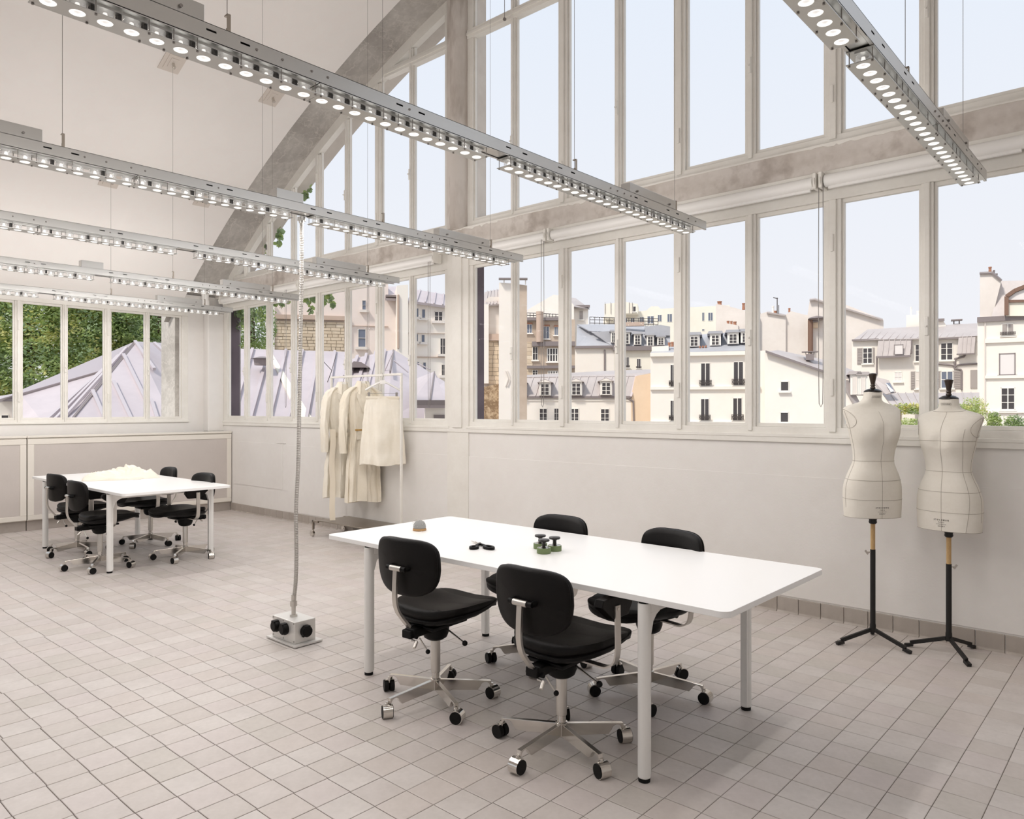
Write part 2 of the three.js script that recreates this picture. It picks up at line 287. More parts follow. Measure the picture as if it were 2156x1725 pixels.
// one glazed bay in its own frame: x along the wall, y up, the room on +z; xs are post centres, ws their widths
function glazedBay(win, xs, ws, y0, yb, yt, y1, topOf) {
  const n = xs.length, last = n - 1;
  mesh('sill_rail', [rbox(xs[0] - ws[0] / 2, xs[last] + ws[last] / 2, y0, yb, -0.07, 0, 0.004), rbox(xs[0] - ws[0] / 2, xs[last] + ws[last] / 2, y0 - 0.012, y0 + 0.012, -0.07, 0.022, 0.004)], M.frame, win);
  if (y1) mesh('head_rail', rbox(xs[0] - ws[0] / 2, xs[last] + ws[last] / 2, yt, y1, -0.07, 0, 0.004), M.frame, win);
  for (let i = 0; i < n; i++) {
    const w = ws[i], top = topOf ? topOf(xs[i]) : yt; if (top < yb + 0.05) continue;
    const parts = [rbox(xs[i] - w / 2, xs[i] + w / 2, yb - 0.01, top, -0.066, -0.004, 0.004)];
    if (i && i < last) parts.push(rbox(xs[i] - w * 0.22, xs[i] + w * 0.22, yb - 0.03, top, -0.05, 0.012, 0.004));
    const post = mesh('mullion', parts, M.frame, win);
    if (i && i < last && i % 2 === 0) { mesh('hinge', [rbox(xs[i] - 0.009, xs[i] + 0.009, yb + 0.22, yb + 0.34, 0.006, 0.024, 0.004), rbox(xs[i] - 0.009, xs[i] + 0.009, Math.min(top, yt) - 0.36, Math.min(top, yt) - 0.24, 0.006, 0.024, 0.004)], M.frame, post); }
    else if (i && i < last) mesh('latch', [rbox(xs[i] - 0.011, xs[i] + 0.011, yb + 0.6, yb + 0.72, 0.008, 0.026, 0.005), cyl(V(xs[i], yb + 0.66, 0.02), V(xs[i], yb + 0.66, 0.045), 0.007)], M.frame, post);
  }
  for (let i = 0; i < last; i++) {
    const a = xs[i] + ws[i] / 2, b = xs[i + 1] - ws[i + 1] / 2, s = 0.017, zs = -0.055, ze = -0.022;
    const tops = []; const K = topOf ? 6 : 1; for (let k = 0; k <= K; k++) { const x = b + (a - b) * k / K; tops.push([x, topOf ? Math.max(yb, topOf(x)) : yt]); }
    if (Math.max(...tops.map((t) => t[1])) < yb + 0.08) continue;
    const poly = [[a, yb], [b, yb], ...tops].filter((p, k, A) => k === 0 || Math.hypot(p[0] - A[k - 1][0], p[1] - A[k - 1][1]) > 1e-4);
    const pg = new THREE.ShapeGeometry(new THREE.Shape(poly.map((p) => new THREE.Vector2(p[0], p[1])))); pg.translate(0, 0, -0.045);
    const sashBits = [rbox(a, b, yb, yb + s * 1.6, zs, ze, 0.003), rbox(a, a + s, yb + s * 1.5, Math.max(yb + s * 1.6 + 0.01, tops[K][1]), zs, ze - 0.001, 0.003), rbox(b - s, b, yb + s * 1.5, Math.max(yb + s * 1.6 + 0.01, tops[0][1]), zs, ze - 0.001, 0.003)];
    if (!topOf) sashBits.push(rbox(a, b, yt - s * 1.6, yt, zs, ze, 0.003));
    const sash = mesh('sash', sashBits.filter((g) => g.attributes.position.count), M.frame, win);
    mesh('pane', tidy(pg), M.glass, sash);
  }
}
const NW = 0.052, WW = 0.096;
const XSR = [-5.30, -4.723, -4.119, -3.524, -2.939, -2.349, -1.756, -1.173, -0.60], WSR = [0.075, NW, WW, NW + 0.01, WW, NW + 0.02, WW + 0.01, NW + 0.02, 0.075];
const XSL = [-10.37, -9.784, -9.184, -8.578, -7.998, -7.395, -6.798, -6.213, -5.63], WSL = [0.13, NW, WW - 0.02, NW, WW, NW + 0.01, WW, NW, 0.085];
{ const w = struct(group('window_1', 0, 0, ZW), 'tall casement windows beside the clothes rail, below the concrete beam', 'window'); glazedBay(w, XSL, WSL, 1.275, 1.335, 2.913, 3.10); }
{ const w = struct(group('window_2', 0, 0, ZW), 'tall casement windows looking over white houses, behind the dress forms', 'window'); glazedBay(w, XSR, WSR, 1.275, 1.335, 2.913, 3.10); }
const XSE = [-0.165, 0.41, 1.0, 1.59, 2.18, 2.77, 3.36, 4.14], WSE = [0.075, NW, WW, NW, WW, NW, WW, 0.09];
{ const w = struct(group('window_6', 0, 0, ZW), 'tall casement windows past the plain painted column', 'window'); glazedBay(w, XSE, WSE, 1.275, 1.335, 2.913, 3.10); }
{ const w = struct(group('window_8', 0, 0, ZF, Math.PI), 'wide casement windows in the end wall facing the concrete arch', 'window'), xs = []; for (let k = 0; k <= 14; k++) xs.push(-FWX[1] + 0.04 + (FWX[1] - FWX[0] - 0.08) * k / 14); glazedBay(w, xs, xs.map(() => 0.08), FWY[0], FWY[0] + 0.07, FWY[1] - 0.07, FWY[1]); }
const TR0 = 5.21, TR1 = 5.30;
for (const [nm, xs, ws, label] of [['window_3', XSL, WSL, 'curved-top fanlight panes beside the concrete arch rib'], ['window_4', XSR, WSR, 'high panes of sky above the concrete beam'], ['window_7', XSE, WSE, 'high panes of sky past the plain painted column']]) {
  const w = struct(group(nm, 0, 0, ZW), label, 'window'), RT = R_RIB - 0.12;
  glazedBay(w, xs, ws, 3.292, 3.36, 9, null, (x) => archY(x, RT));
  const xa = xs[0] - ws[0] / 2, xb = xs[xs.length - 1] + ws[ws.length - 1] / 2;
  const band = arcShell(RT, R_RIB + 0.02, Math.max(xa, -10.25), xb, -0.07, 0.004, 30); mesh('arch_frame', band, M.frame, w);
  const x0 = xs === XSL ? -6.66 : xa; mesh('transom', [rbox(x0, xb, TR0, TR1, -0.07, 0.006, 0.004), rbox(x0, xb, TR0 + 0.03, TR1 - 0.03, -0.05, 0.016, 0.004)], M.frame, w);
  if (xs === XSR) mesh('pull_chain', [tube([V(-4.78, 5.9, 0.05), V(-4.78, 5.2, 0.05)], 0.003, 4, 5), cyl(V(-4.78, 5.2, 0.042), V(-4.78, 5.2, 0.058), 0.016, 0.016, 10)], M.wire, w);
}
{ // concrete beam between the two rows of windows, with white trim
  const b = struct(mesh('beam', [box(XL - 0.2, XR, 3.10, 3.292, ZW - 0.3, ZW + 0.045)], M.beam), 'weathered concrete beam between lower and upper windows', 'beam');
  mesh('trim_strip', rbox(XL, XR, 3.075, 3.103, ZW, ZW + 0.06, 0.004), M.frame, b);
  const edge = [[XL + 0.1, 3.298]], chips = []; edge.push([XR - 0.1, 3.298]); for (let x = XR - 0.1; x > XL + 0.12; x -= rr(0.012, 0.05)) edge.push([x, 3.286 + 0.010 * perlin.noise(x * 3, 1, 2) - Math.max(0, perlin.noise(x * 0.9, 7, 3)) * rr(0, 0.085)]);
  const pf = prism(edge, 0.004); pf.translate(0, 0, ZW + 0.0445); mesh('flaking_paint', pf, M.frame, b);
}
{ // column between the bays: painted below, raw rounded concrete above
  const c = struct(mesh('column', [box(-5.62, -5.31, 3.29, archY(-5.46, R_RIB) + 0.05, ZW - 0.16, ZW - 0.005), cyl(V(-5.465, 3.29, ZW + 0.0), V(-5.465, archY(-5.465, R_RIB) + 0.02, ZW), 0.12, 0.12, 28)], M.beam), 'rounded raw concrete column between the two glazed bays', 'column');
  mesh('painted_base', [rbox(-5.62, -5.31, -0.0, 3.10, ZW - 0.2, ZW + 0.012, 0.004), rbox(-5.535, -5.40, 1.27, 3.08, ZW, ZW + 0.026, 0.006)], M.frame, c);
  mesh('outer_pier', box(-5.62, -5.265, -3, 3.2, ZW - 0.17, ZW - 0.075), M.darkClad, c);
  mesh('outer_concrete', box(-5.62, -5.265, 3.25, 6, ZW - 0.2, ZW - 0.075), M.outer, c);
  const c2 = struct(mesh('column', box(-0.565, -0.2, 0, archY(-0.4, R_RIB), ZW - 0.26, ZW + 0.01), M.wall), 'plain painted column at the far edge of the white-house view', 'column');
}
{ // left wall: parapet, header, corner pier, windows
  const ys = [1.285, 1.327, 2.79, 2.84], zEnd = -4.84, z0 = 0.25;
  const w = struct(mesh('wall_left', [box(XL - 0.3, XL, -0.1, ys[0], ZW - 0.26, ZF + 0.2), box(XL - 0.3, XL, ys[3], 3.1, ZW - 0.26, ZF + 0.2), box(XL - 0.3, XL, ys[0], ys[3], ZW - 0.26, zEnd), box(XL - 0.3, XL, ys[0], ys[3], z0, ZF + 0.2)], M.wall), 'off-white wall with a band of windows above the low cabinets', 'wall');
  mesh('outer_pier', box(XL - 0.75, XL - 0.29, -3, 3.1, ZW - 0.5, -4.78), M.rib, w);
  mesh('corner_pier', box(XL - 0.2, -10.40, -3, 3.1, ZW - 0.25, ZW - 0.075), M.darkClad, w);
  const col = struct(mesh('column', [rbox(XL, -10.405, 1.13, 2.86, ZW - 0.01, -5.065, 0.02), rbox(XL, -10.385, 2.86, 2.93, ZW - 0.01, -5.04, 0.01)], M.wall), 'white painted corner column between the two walls of windows', 'column');
  mesh('drain_pipe', [cyl(V(-10.36, 2.93, -5.0), V(-10.36, 3.15, -5.0), 0.05), cyl(V(-10.36, 2.90, -5.0), V(-10.36, 3.02, -5.0), 0.062), cyl(V(-10.36, 3.10, -5.0), V(-10.36, 3.14, -5.0), 0.06)], M.white, col);
  const win = struct(group('window_5', XL, 0, 0, Math.PI / 2), 'row of casement windows looking onto green trees', 'window');
  const zs = [4.80]; for (let z = -4.28; z < 0.2; z += 0.511) zs.push(-z); zs.push(-0.22); zs.reverse();
  glazedBay(win, zs, zs.map((_, i) => i === 0 || i === zs.length - 1 ? 0.09 : (i % 2 ? 0.045 : 0.07)), ys[0], ys[1], ys[2], ys[3]);
}
{ // roller blinds rolled up under the beam
  const blind = (x0, x1, label, cords) => {
    const g = tag(group('roller_blind', (x0 + x1) / 2, 3.03, ZW + 0.075), label, 'blind', 'rolled-up window blinds'), h = (x1 - x0) / 2;
    mesh('roll', cyl(V(-h + 0.02, 0, 0), V(h - 0.02, 0, 0), 0.042, 0.042, 20), M.white, g);
    mesh('hem_bar', rbox(-h + 0.04, h - 0.04, -0.058, -0.036, -0.012, 0.012, 0.004), M.white, g);
    for (const s of [-1, 1]) mesh('bracket', [rbox(s * h - 0.012, s * h + 0.012, -0.05, 0.06, -0.07, 0.05, 0.006), tube([V(s * h, 0.05, 0.02), V(s * h, 0.0, 0.056), V(s * h, -0.05, 0.03)], 0.007, 10, 6)], M.frame, g);
    for (const c of cords) mesh('cord', tube([V(c * h - 0.014, -0.02, 0.03), V(c * h - 0.016, -0.9, 0.03), V(c * h - 0.012, -1.52, 0.03), V(c * h, -1.55, 0.03), V(c * h + 0.012, -1.52, 0.03), V(c * h + 0.016, -0.9, 0.03), V(c * h + 0.014, -0.02, 0.03)], 0.0026, 40, 5), M.wire, g);
  };
  blind(-10.30, -8.27, 'rolled-up white blind above the ivy-hung corner windows', [0.72]);
  blind(-8.24, -5.72, 'rolled-up white blind above the clothes rail windows', [0.12, 0.94]);
  blind(-5.22, -4.23, 'short rolled-up white blind beside the concrete column', [0.93]);
  blind(-4.19, -1.84, 'long rolled-up white blind above the white-house windows', []);
  blind(-1.80, -0.62, 'rolled-up white blind above the dress forms', [-1.0]);
}
// ------------------------------------------------------------ hanging light rows
const LAMP_Y = 2.64, CH0 = 2.686, CH1 = 2.742, HW = 0.045, PITCH = 0.0765;
{
  const FX = [-0.79, -2.42, -4.07, -5.66, -7.35, -8.93];
  const where = ['above the dress forms', 'over the white table with scissors', 'with the steel power conduit hanging from it', 'between the two work tables', 'over the table with heaped cloth', 'above the low grey cabinets'];
  const segs = [[-2.505, 36], [-2.65, 24]];                       // z at the gap side, number of lamps; first runs towards the camera, second to the window
  const disc = lathe([[0.0125, 0.0025], [0.015, 0.0005], [0.0195, -0.0005], [0.0215, 0.001], [0.0225, 0.004], [0.013, 0.004]], 18), lensMid = lathe([[0, 0.0018], [0.005, 0.0012], [0.0085, 0.003], [0.0128, 0.0028], [0.0128, 0.004], [0, 0.004]], 16), cupG = lathe([[0.0225, 0.003], [0.0238, 0.008], [0.0245, 0.034], [0.022, 0.0345], [0.0205, 0.01]], 18);
  const core = lathe([[0, 0.0095], [0.006, 0.0095], [0.009, 0.013], [0.006, 0.03], [0, 0.03]], 8), bolt = merged([cyl(V(0, -0.004, 0), V(0, 0.046, 0), 0.0018, 0.0018, 6), cyl(V(0, -0.0035, 0), V(0, -0.001, 0), 0.0042, 0.0042, 6)]);
  const gapBlock = box(-0.011, 0.011, 0.010, 0.043, -0.0055, 0.0055);  // dark block set where black shows between the lamp cups
  const plateGeo = (len, n) => {                                   // plate with a round hole for each lamp
    const s = new THREE.Shape([[-HW, 0], [HW, 0], [HW, len], [-HW, len]].map((p) => new THREE.Vector2(...p)));
    for (let k = 0; k < n; k++) { const h = new THREE.Path(); h.absarc(0, 0.014 + PITCH / 2 - 0.014 + k * PITCH, 0.0222, 0, Math.PI * 2, true); s.holes.push(h); }
    const g = new THREE.ExtrudeGeometry(s, { depth: 0.003, bevelEnabled: false, curveSegments: 10 }); g.rotateX(-Math.PI / 2); return tidy(g);   // runs towards -z
  };
  const P12 = plateGeo(PITCH * 12 - 0.003, 12);
  const slotted = () => {                                           // channel side with slots cut through, z from 0 to -length
    const L = 4.15, s = new THREE.Shape([[0, 0], [L, 0], [L, CH1 - CH0], [0, CH1 - CH0]].map((p) => new THREE.Vector2(...p)));
    for (const z of [0.65, 0.77, 1.45, 1.57, 2.12, 2.24, 2.52, 2.63, 3.25, 3.36, 3.62, 3.74]) s.holes.push(new THREE.Path([[z, 0.03], [z, 0.037], [z + 0.035, 0.037], [z + 0.035, 0.03]].map((p) => new THREE.Vector2(...p))));
    const g = new THREE.ExtrudeGeometry(s, { depth: 0.002, bevelEnabled: false }); g.rotateY(Math.PI / 2); return tidy(g);   // x->-z
  };
  const side = slotted();
  FX.forEach((x, row) => {
    const f = tag(group('linear_pendant_light', x, 0, 0), 'row of round spotlights in an aluminium channel ' + where[row], 'light', 'parallel aluminium light rows');
    const zA = -0.50, zB = zA - 4.15;
    const s1 = side.clone().translate(HW - 0.002, CH0, zA), s2 = side.clone().translate(-HW, CH0, zA);
    const ch = mesh('channel', [s1, s2, box(-HW, HW, CH1 - 0.002, CH1, zB, zA), box(HW - 0.012, HW, CH0, CH0 + 0.002, zB, zA), box(-HW, -HW + 0.012, CH0, CH0 + 0.002, zB, zA), box(-0.03, 0.03, CH0 + 0.004, CH0 + 0.006, zB + 0.02, zA)], M.alu, f);
    for (const z of [-0.62, -0.70, -1.33, -1.43, -1.55, -1.62, -2.02, -3.50, -3.57, -3.64, -3.71, -4.40, -4.50]) mesh('screw', cyl(V(HW - 0.001, CH0 + 0.03, z), V(HW + 0.004, CH0 + 0.03, z), 0.0055, 0.004, 8), M.wire, ch);
    const bolts = [], gaps = [];
    const mods = [[-0.665, 12], [-1.585, 12], [-2.65, 12], [-3.57, 12]];
    for (const [z, n] of mods) {
      const top = mesh('module_plate', [P12.clone().translate(0, LAMP_Y, z), box(-HW, HW, LAMP_Y + 0.042, LAMP_Y + 0.045, z - PITCH * 12 + 0.003, z), box(-0.02, 0.02, LAMP_Y + 0.036, LAMP_Y + 0.042, z - PITCH * 12 + 0.01, z - 0.008)], M.aluPlate, f);
      for (let k = 0; k <= n; k += 1) for (const s of [-1, 1]) if (k % 2 === 0 || k === 5) bolts.push(bolt.clone().translate(s * (HW - 0.008), LAMP_Y, z - Math.min(Math.max(k * PITCH, 0.01), 12 * PITCH - 0.012)));
      for (let k = 1; k < n; k++) if (row < 2 || k % 3 === 1) gaps.push(gapBlock.clone().translate(0, LAMP_Y, z - k * PITCH));
      for (let k = 0; k < n; k++) { const l = mesh('lamp', cupG, M.cup, f); l.position.set(0, LAMP_Y, z - (k + 0.5) * PITCH); mesh('lens_ring', disc, M.lamp, l); mesh('lens', lensMid, M.lensCore, l); mesh('reflector', core, M.lamp, l); }
    }
    mesh('spacer_bolts', bolts, M.wire, f).userData.kind = 'stuff'; mesh('heat_sinks', gaps, M.darkGap, f).userData.kind = 'stuff';
    for (const [za, zb] of [[-0.665, -2.505], [-2.65, -4.49]]) {
      const L = new THREE.RectAreaLight(LAMP_COLOR, LAMP_POWER * (row ? 1 : 0.65), 0.046, za - zb); L.position.set(x, LAMP_Y - 0.008, (za + zb) / 2); L.rotation.x = -Math.PI / 2; L.name = 'lamp_row_glow'; scene.add(L);
      for (const sd of [-1, 1]) { const S = new THREE.RectAreaLight(LAMP_COLOR, SIDE_POWER * (row ? 1 : 0.65), za - zb, 0.032); S.position.set(x + sd * (HW + 0.004), LAMP_Y + 0.022, (za + zb) / 2); S.lookAt(x + sd * 2, LAMP_Y + 0.022, (za + zb) / 2); S.name = 'glass_cup_glow'; scene.add(S); }
    }
    for (const [za, zb] of [[-0.60, -1.15], [-3.72, -4.26]]) { const d = mesh('driver_box', [rbox(-0.032, 0.032, CH1, CH1 + 0.062, zb, za, 0.002)], M.alu, f); for (const cz of [za - 0.08, zb + 0.08]) mesh('clip', cyl(V(0.03, CH1 + 0.025, cz), V(0.04, CH1 + 0.025, cz), 0.006, 0.006, 8), M.wire, d); }
    if (row === 2 || row === 4) mesh('junction_box', rbox(-0.034, 0.034, CH1, CH1 + 0.062, -2.575, -2.39, 0.002), M.alu, f);
    for (const z of [-1.245, -3.22, -4.30]) {
      const top = archY(x, R_VAULT);
      const hk = mesh('hook', [bar(V(0.012, CH1 - 0.01, z), V(0.012, CH1 + 0.075, z), 0.012, 0.005, V(1, 0, 0)), bar(V(0.014, CH1 + 0.073, z), V(-0.008, CH1 + 0.073, z), 0.012, 0.005), cyl(V(0, CH1 - 0.004, z), V(0, CH1 + 0.03, z), 0.005, 0.004, 8)], M.steel, f);
      mesh('wire', cyl(V(0, CH1 + 0.02, z), V(0, top - 0.06, z), 0.0013, 0.0013, 5), M.wire, f);
      const slope = Math.atan2(-(x - ARC_X), top - ARC_Y);
      const pl = new THREE.Group(); pl.name = 'ceiling_plate'; pl.position.set(0, top, z); pl.rotation.z = slope; f.add(pl);
      mesh('backplate', [box(-0.13, 0.13, -0.012, 0.002, -0.10, 0.10), box(-0.095, 0.095, -0.020, -0.012, -0.065, 0.065), box(-0.06, 0.06, -0.026, -0.02, -0.035, 0.035)], M.ceilingPlate, pl);
      mesh('pulley', [rbox(-0.014, 0.014, -0.09, -0.012, -0.009, 0.009, 0.004), cyl(V(-0.03, -0.02, 0), V(0.03, -0.02, 0), 0.008, 0.008, 8), cyl(V(0, -0.075, -0.014), V(0, -0.075, 0.014), 0.012, 0.012, 10)], M.chrome, pl);
    }
  });
}
{ // steel conduit hanging from the third row down to a floor power box
  const X = -4.07, pts = [[635, 470, 4.72], [635, 560, 4.72], [633, 700, 4.72], [630.5, 833, 4.72], [627.6, 979, 4.72], [623.2, 1076, 4.715], [624, 1174, 4.71], [622.5, 1225, 4.70], [619, 1262, 4.70], [618.2, 1272, 4.70]].map((p) => at(...p));
  const c = tag(group('power_conduit'), 'flexible ribbed steel conduit running from light row down to floor box', 'conduit');
  const curve = new THREE.CatmullRomCurve3(pts), SEG = 900, g = new THREE.TubeGeometry(curve, SEG, 0.0135, 8), pa = g.attributes.position;
  for (let i = 0; i <= SEG; i++) { const p = curve.getPointAt(i / SEG), k = (i % 4 < 2) ? 1.0 : 0.86; for (let j = 0; j <= 8; j++) { const q = i * 9 + j, v = V(pa.getX(q), pa.getY(q), pa.getZ(q)).sub(p).multiplyScalar(k).add(p); pa.setXYZ(q, v.x, v.y, v.z); } }
  g.computeVertexNormals(); mesh('hose', tidy(g), M.hose, c);
  mesh('upper_coupling', [cyl(pts[0], V(pts[0].x, CH0 + 0.004, pts[0].z), 0.017), cyl(V(pts[0].x, CH0 - 0.022, pts[0].z), V(pts[0].x, CH0, pts[0].z), 0.026)], M.alu, c);
  const e = pts[pts.length - 1]; mesh('lower_coupling', [cyl(V(e.x, e.y - 0.012, e.z), V(e.x, e.y + 0.022, e.z), 0.024, 0.024, 6), cyl(V(e.x, 0.152, e.z), V(e.x, e.y, e.z), 0.014, 0.014), cyl(V(e.x, 0.15, e.z), V(e.x, 0.164, e.z), 0.026, 0.026, 6), cyl(e.clone().add(V(0, 0.01, 0)), e.clone().add(V(0.002, 0.06, 0)), 0.016)], M.satin, c);
  const b = tag(group('floor_power_box', e.x, 0, e.z), 'aluminium floor power box with black round sockets', 'power box');
  mesh('base_plate', rbox(-0.165, 0.165, 0.004, 0.016, -0.105, 0.095, 0.002), M.box, b); mesh('foot_pad', box(-0.15, 0.15, 0, 0.004, -0.09, 0.08), M.rubber, b);
  const body = mesh('body', [rbox(-0.13, 0.13, 0.016, 0.15, -0.075, 0.072, 0.003), box(-0.122, 0.122, 0.026, 0.029, 0.072, 0.0735), box(-0.001, 0.001, 0.018, 0.145, 0.072, 0.0735)], M.box, b);
  for (const [sx, sy] of [[-0.12, 0.14], [0.12, 0.14], [-0.12, 0.03], [0.12, 0.03], [0, 0.14], [0, 0.03]]) mesh('screw', cyl(V(sx, sy, 0.071), V(sx, sy, 0.075), 0.004, 0.004, 8), M.wire, body);
  const sock = merged([cyl(V(0, 0, 0), V(0, 0, 0.03), 0.036, 0.034, 18), cyl(V(0, 0, 0.03), V(0, 0, 0.036), 0.029, 0.026, 18), rbox(-0.018, 0.018, 0.022, 0.036, 0, 0.036, 0.003), rbox(-0.026, -0.014, -0.034, -0.02, 0, 0.02, 0.003), rbox(0.004, 0.014, -0.036, -0.02, 0, 0.02, 0.003)]);
  for (const [sx, ry] of [[-0.068, 0], [0.03, 0]]) { const m = mesh('socket', sock, M.blackPlastic, b); m.position.set(sx, 0.095, 0.072); }
  const m = mesh('socket', sock, M.blackPlastic, b); m.position.set(0.13, 0.085, 0); m.rotation.y = Math.PI / 2;
}

// ------------------------------------------------------------ low cabinets under the left windows
{
  const turn = 0.028, ox = -10.15, oz = ZW;      // fronts run at a slight angle to the wall
  const unit = (a, b, label) => {                 // a..b metres out from the window wall, along the cabinet front
    const g = tag(group('low_cabinet', ox, 0, oz, 0), label, 'cabinet', 'low grey-fronted cabinets'); g.rotation.y = -turn;
    mesh('carcass', box(-0.21, -0.02, 0.12, 1.115, a + 0.002, b - 0.002), M.cabinetFrame, g);
    const door = mesh('door', [rbox(-0.02, 0.004, 0.186, 1.034, a + 0.004, a + 0.07, 0.003), rbox(-0.02, 0.004, 0.186, 1.034, b - 0.07, b - 0.004, 0.003), rbox(-0.02, 0.004, 1.035, 1.10, a + 0.004, b - 0.004, 0.003), rbox(-0.02, 0.004, 0.13, 0.185, a + 0.004, b - 0.004, 0.003)], M.cabinetFrame, g);
    mesh('panel', box(-0.018, -0.003, 0.18, 1.04, a + 0.065, b - 0.065), M.cabinetPanel, door);
    mesh('plinth', box(-0.20, -0.035, 0, 0.118, a + 0.002, b - 0.002), M.plinth, g);
    mesh('top', rbox(-0.22, 0.008, 1.115, 1.138, a, b, 0.003), M.cabinetFrame, g);
  };
  unit(0.01, 2.55, 'wide low cabinet with grey panel front beside the window wall corner');
  unit(2.555, 4.4, 'low cabinet with grey panel front next to the corner cabinet');
}
// ------------------------------------------------------------ work tables
function workTable(x, z, label) {
  const t = tag(group('work_table', x, 0, z), label, 'table', 'white work tables'), L = 2.485, W = 0.985, H = 0.735, T = 0.024;
  const s = new THREE.Shape(), r = 0.035, a = L / 2, b = W / 2;
  s.moveTo(-a + r, -b); s.lineTo(a - r, -b); s.absarc(a - r, -b + r, r, -Math.PI / 2, 0); s.lineTo(a, b - r); s.absarc(a - r, b - r, r, 0, Math.PI / 2); s.lineTo(-a + r, b); s.absarc(-a + r, b - r, r, Math.PI / 2, Math.PI); s.lineTo(-a, -b + r); s.absarc(-a + r, -b + r, r, Math.PI, 1.5 * Math.PI);
  const g = new THREE.ExtrudeGeometry(s, { depth: T - 0.003, bevelEnabled: true, bevelSize: 0.0015, bevelThickness: 0.0015, bevelSegments: 2, curveSegments: 8 }); g.rotateX(-Math.PI / 2); g.translate(0, H - T + 0.0015, 0);
  mesh('tabletop', tidy(g), M.top, t);
  for (const sx of [-1, 1]) {
    const lx = sx * 0.88, u = H - T;
    const fr = mesh('trestle_bar', [rbox(lx - 0.019, lx + 0.019, u - 0.052, u - 0.006, -b + 0.05, b - 0.05, 0.006)], M.white, t);
    for (const sz of [-1, 1]) {
      const lz = sz * (b - 0.026);
      const gus = prism([[0, 0], [0.085, 0], [0.055, -0.012], [0.03, -0.035], [0.014, -0.085], [0, -0.085]], 0.03); gus.rotateY(sz > 0 ? Math.PI / 2 : -Math.PI / 2); gus.translate(lx + (sz > 0 ? -0.015 : 0.015), u - 0.052, lz - sz * 0.014);
      const leg = mesh('leg', [lathe([[0, 0.016], [0.024, 0.016], [0.0255, 0.019], [0.0255, u - 0.012], [0.024, u - 0.008], [0, u - 0.008]], 24).translate(lx, 0, lz), rbox(lx - 0.017, lx + 0.017, 0.02, u - 0.02, Math.min(lz, lz - sz * 0.026), Math.max(lz, lz - sz * 0.026), 0.003), gus], M.white, t);
      mesh('foot_cap', [cyl(V(lx, 0, lz), V(lx, 0.016, lz), 0.0235, 0.0235, 18), cyl(V(lx, u - 0.008, lz), V(lx, u, lz), 0.022, 0.022, 18)], M.rubber, leg);
    }
  }
  return t;
}
workTable(-2.437, -2.995, 'white work table holding scissors and pattern weights');
workTable(-7.965, -3.01, 'white work table with heaped cream cloth on top');

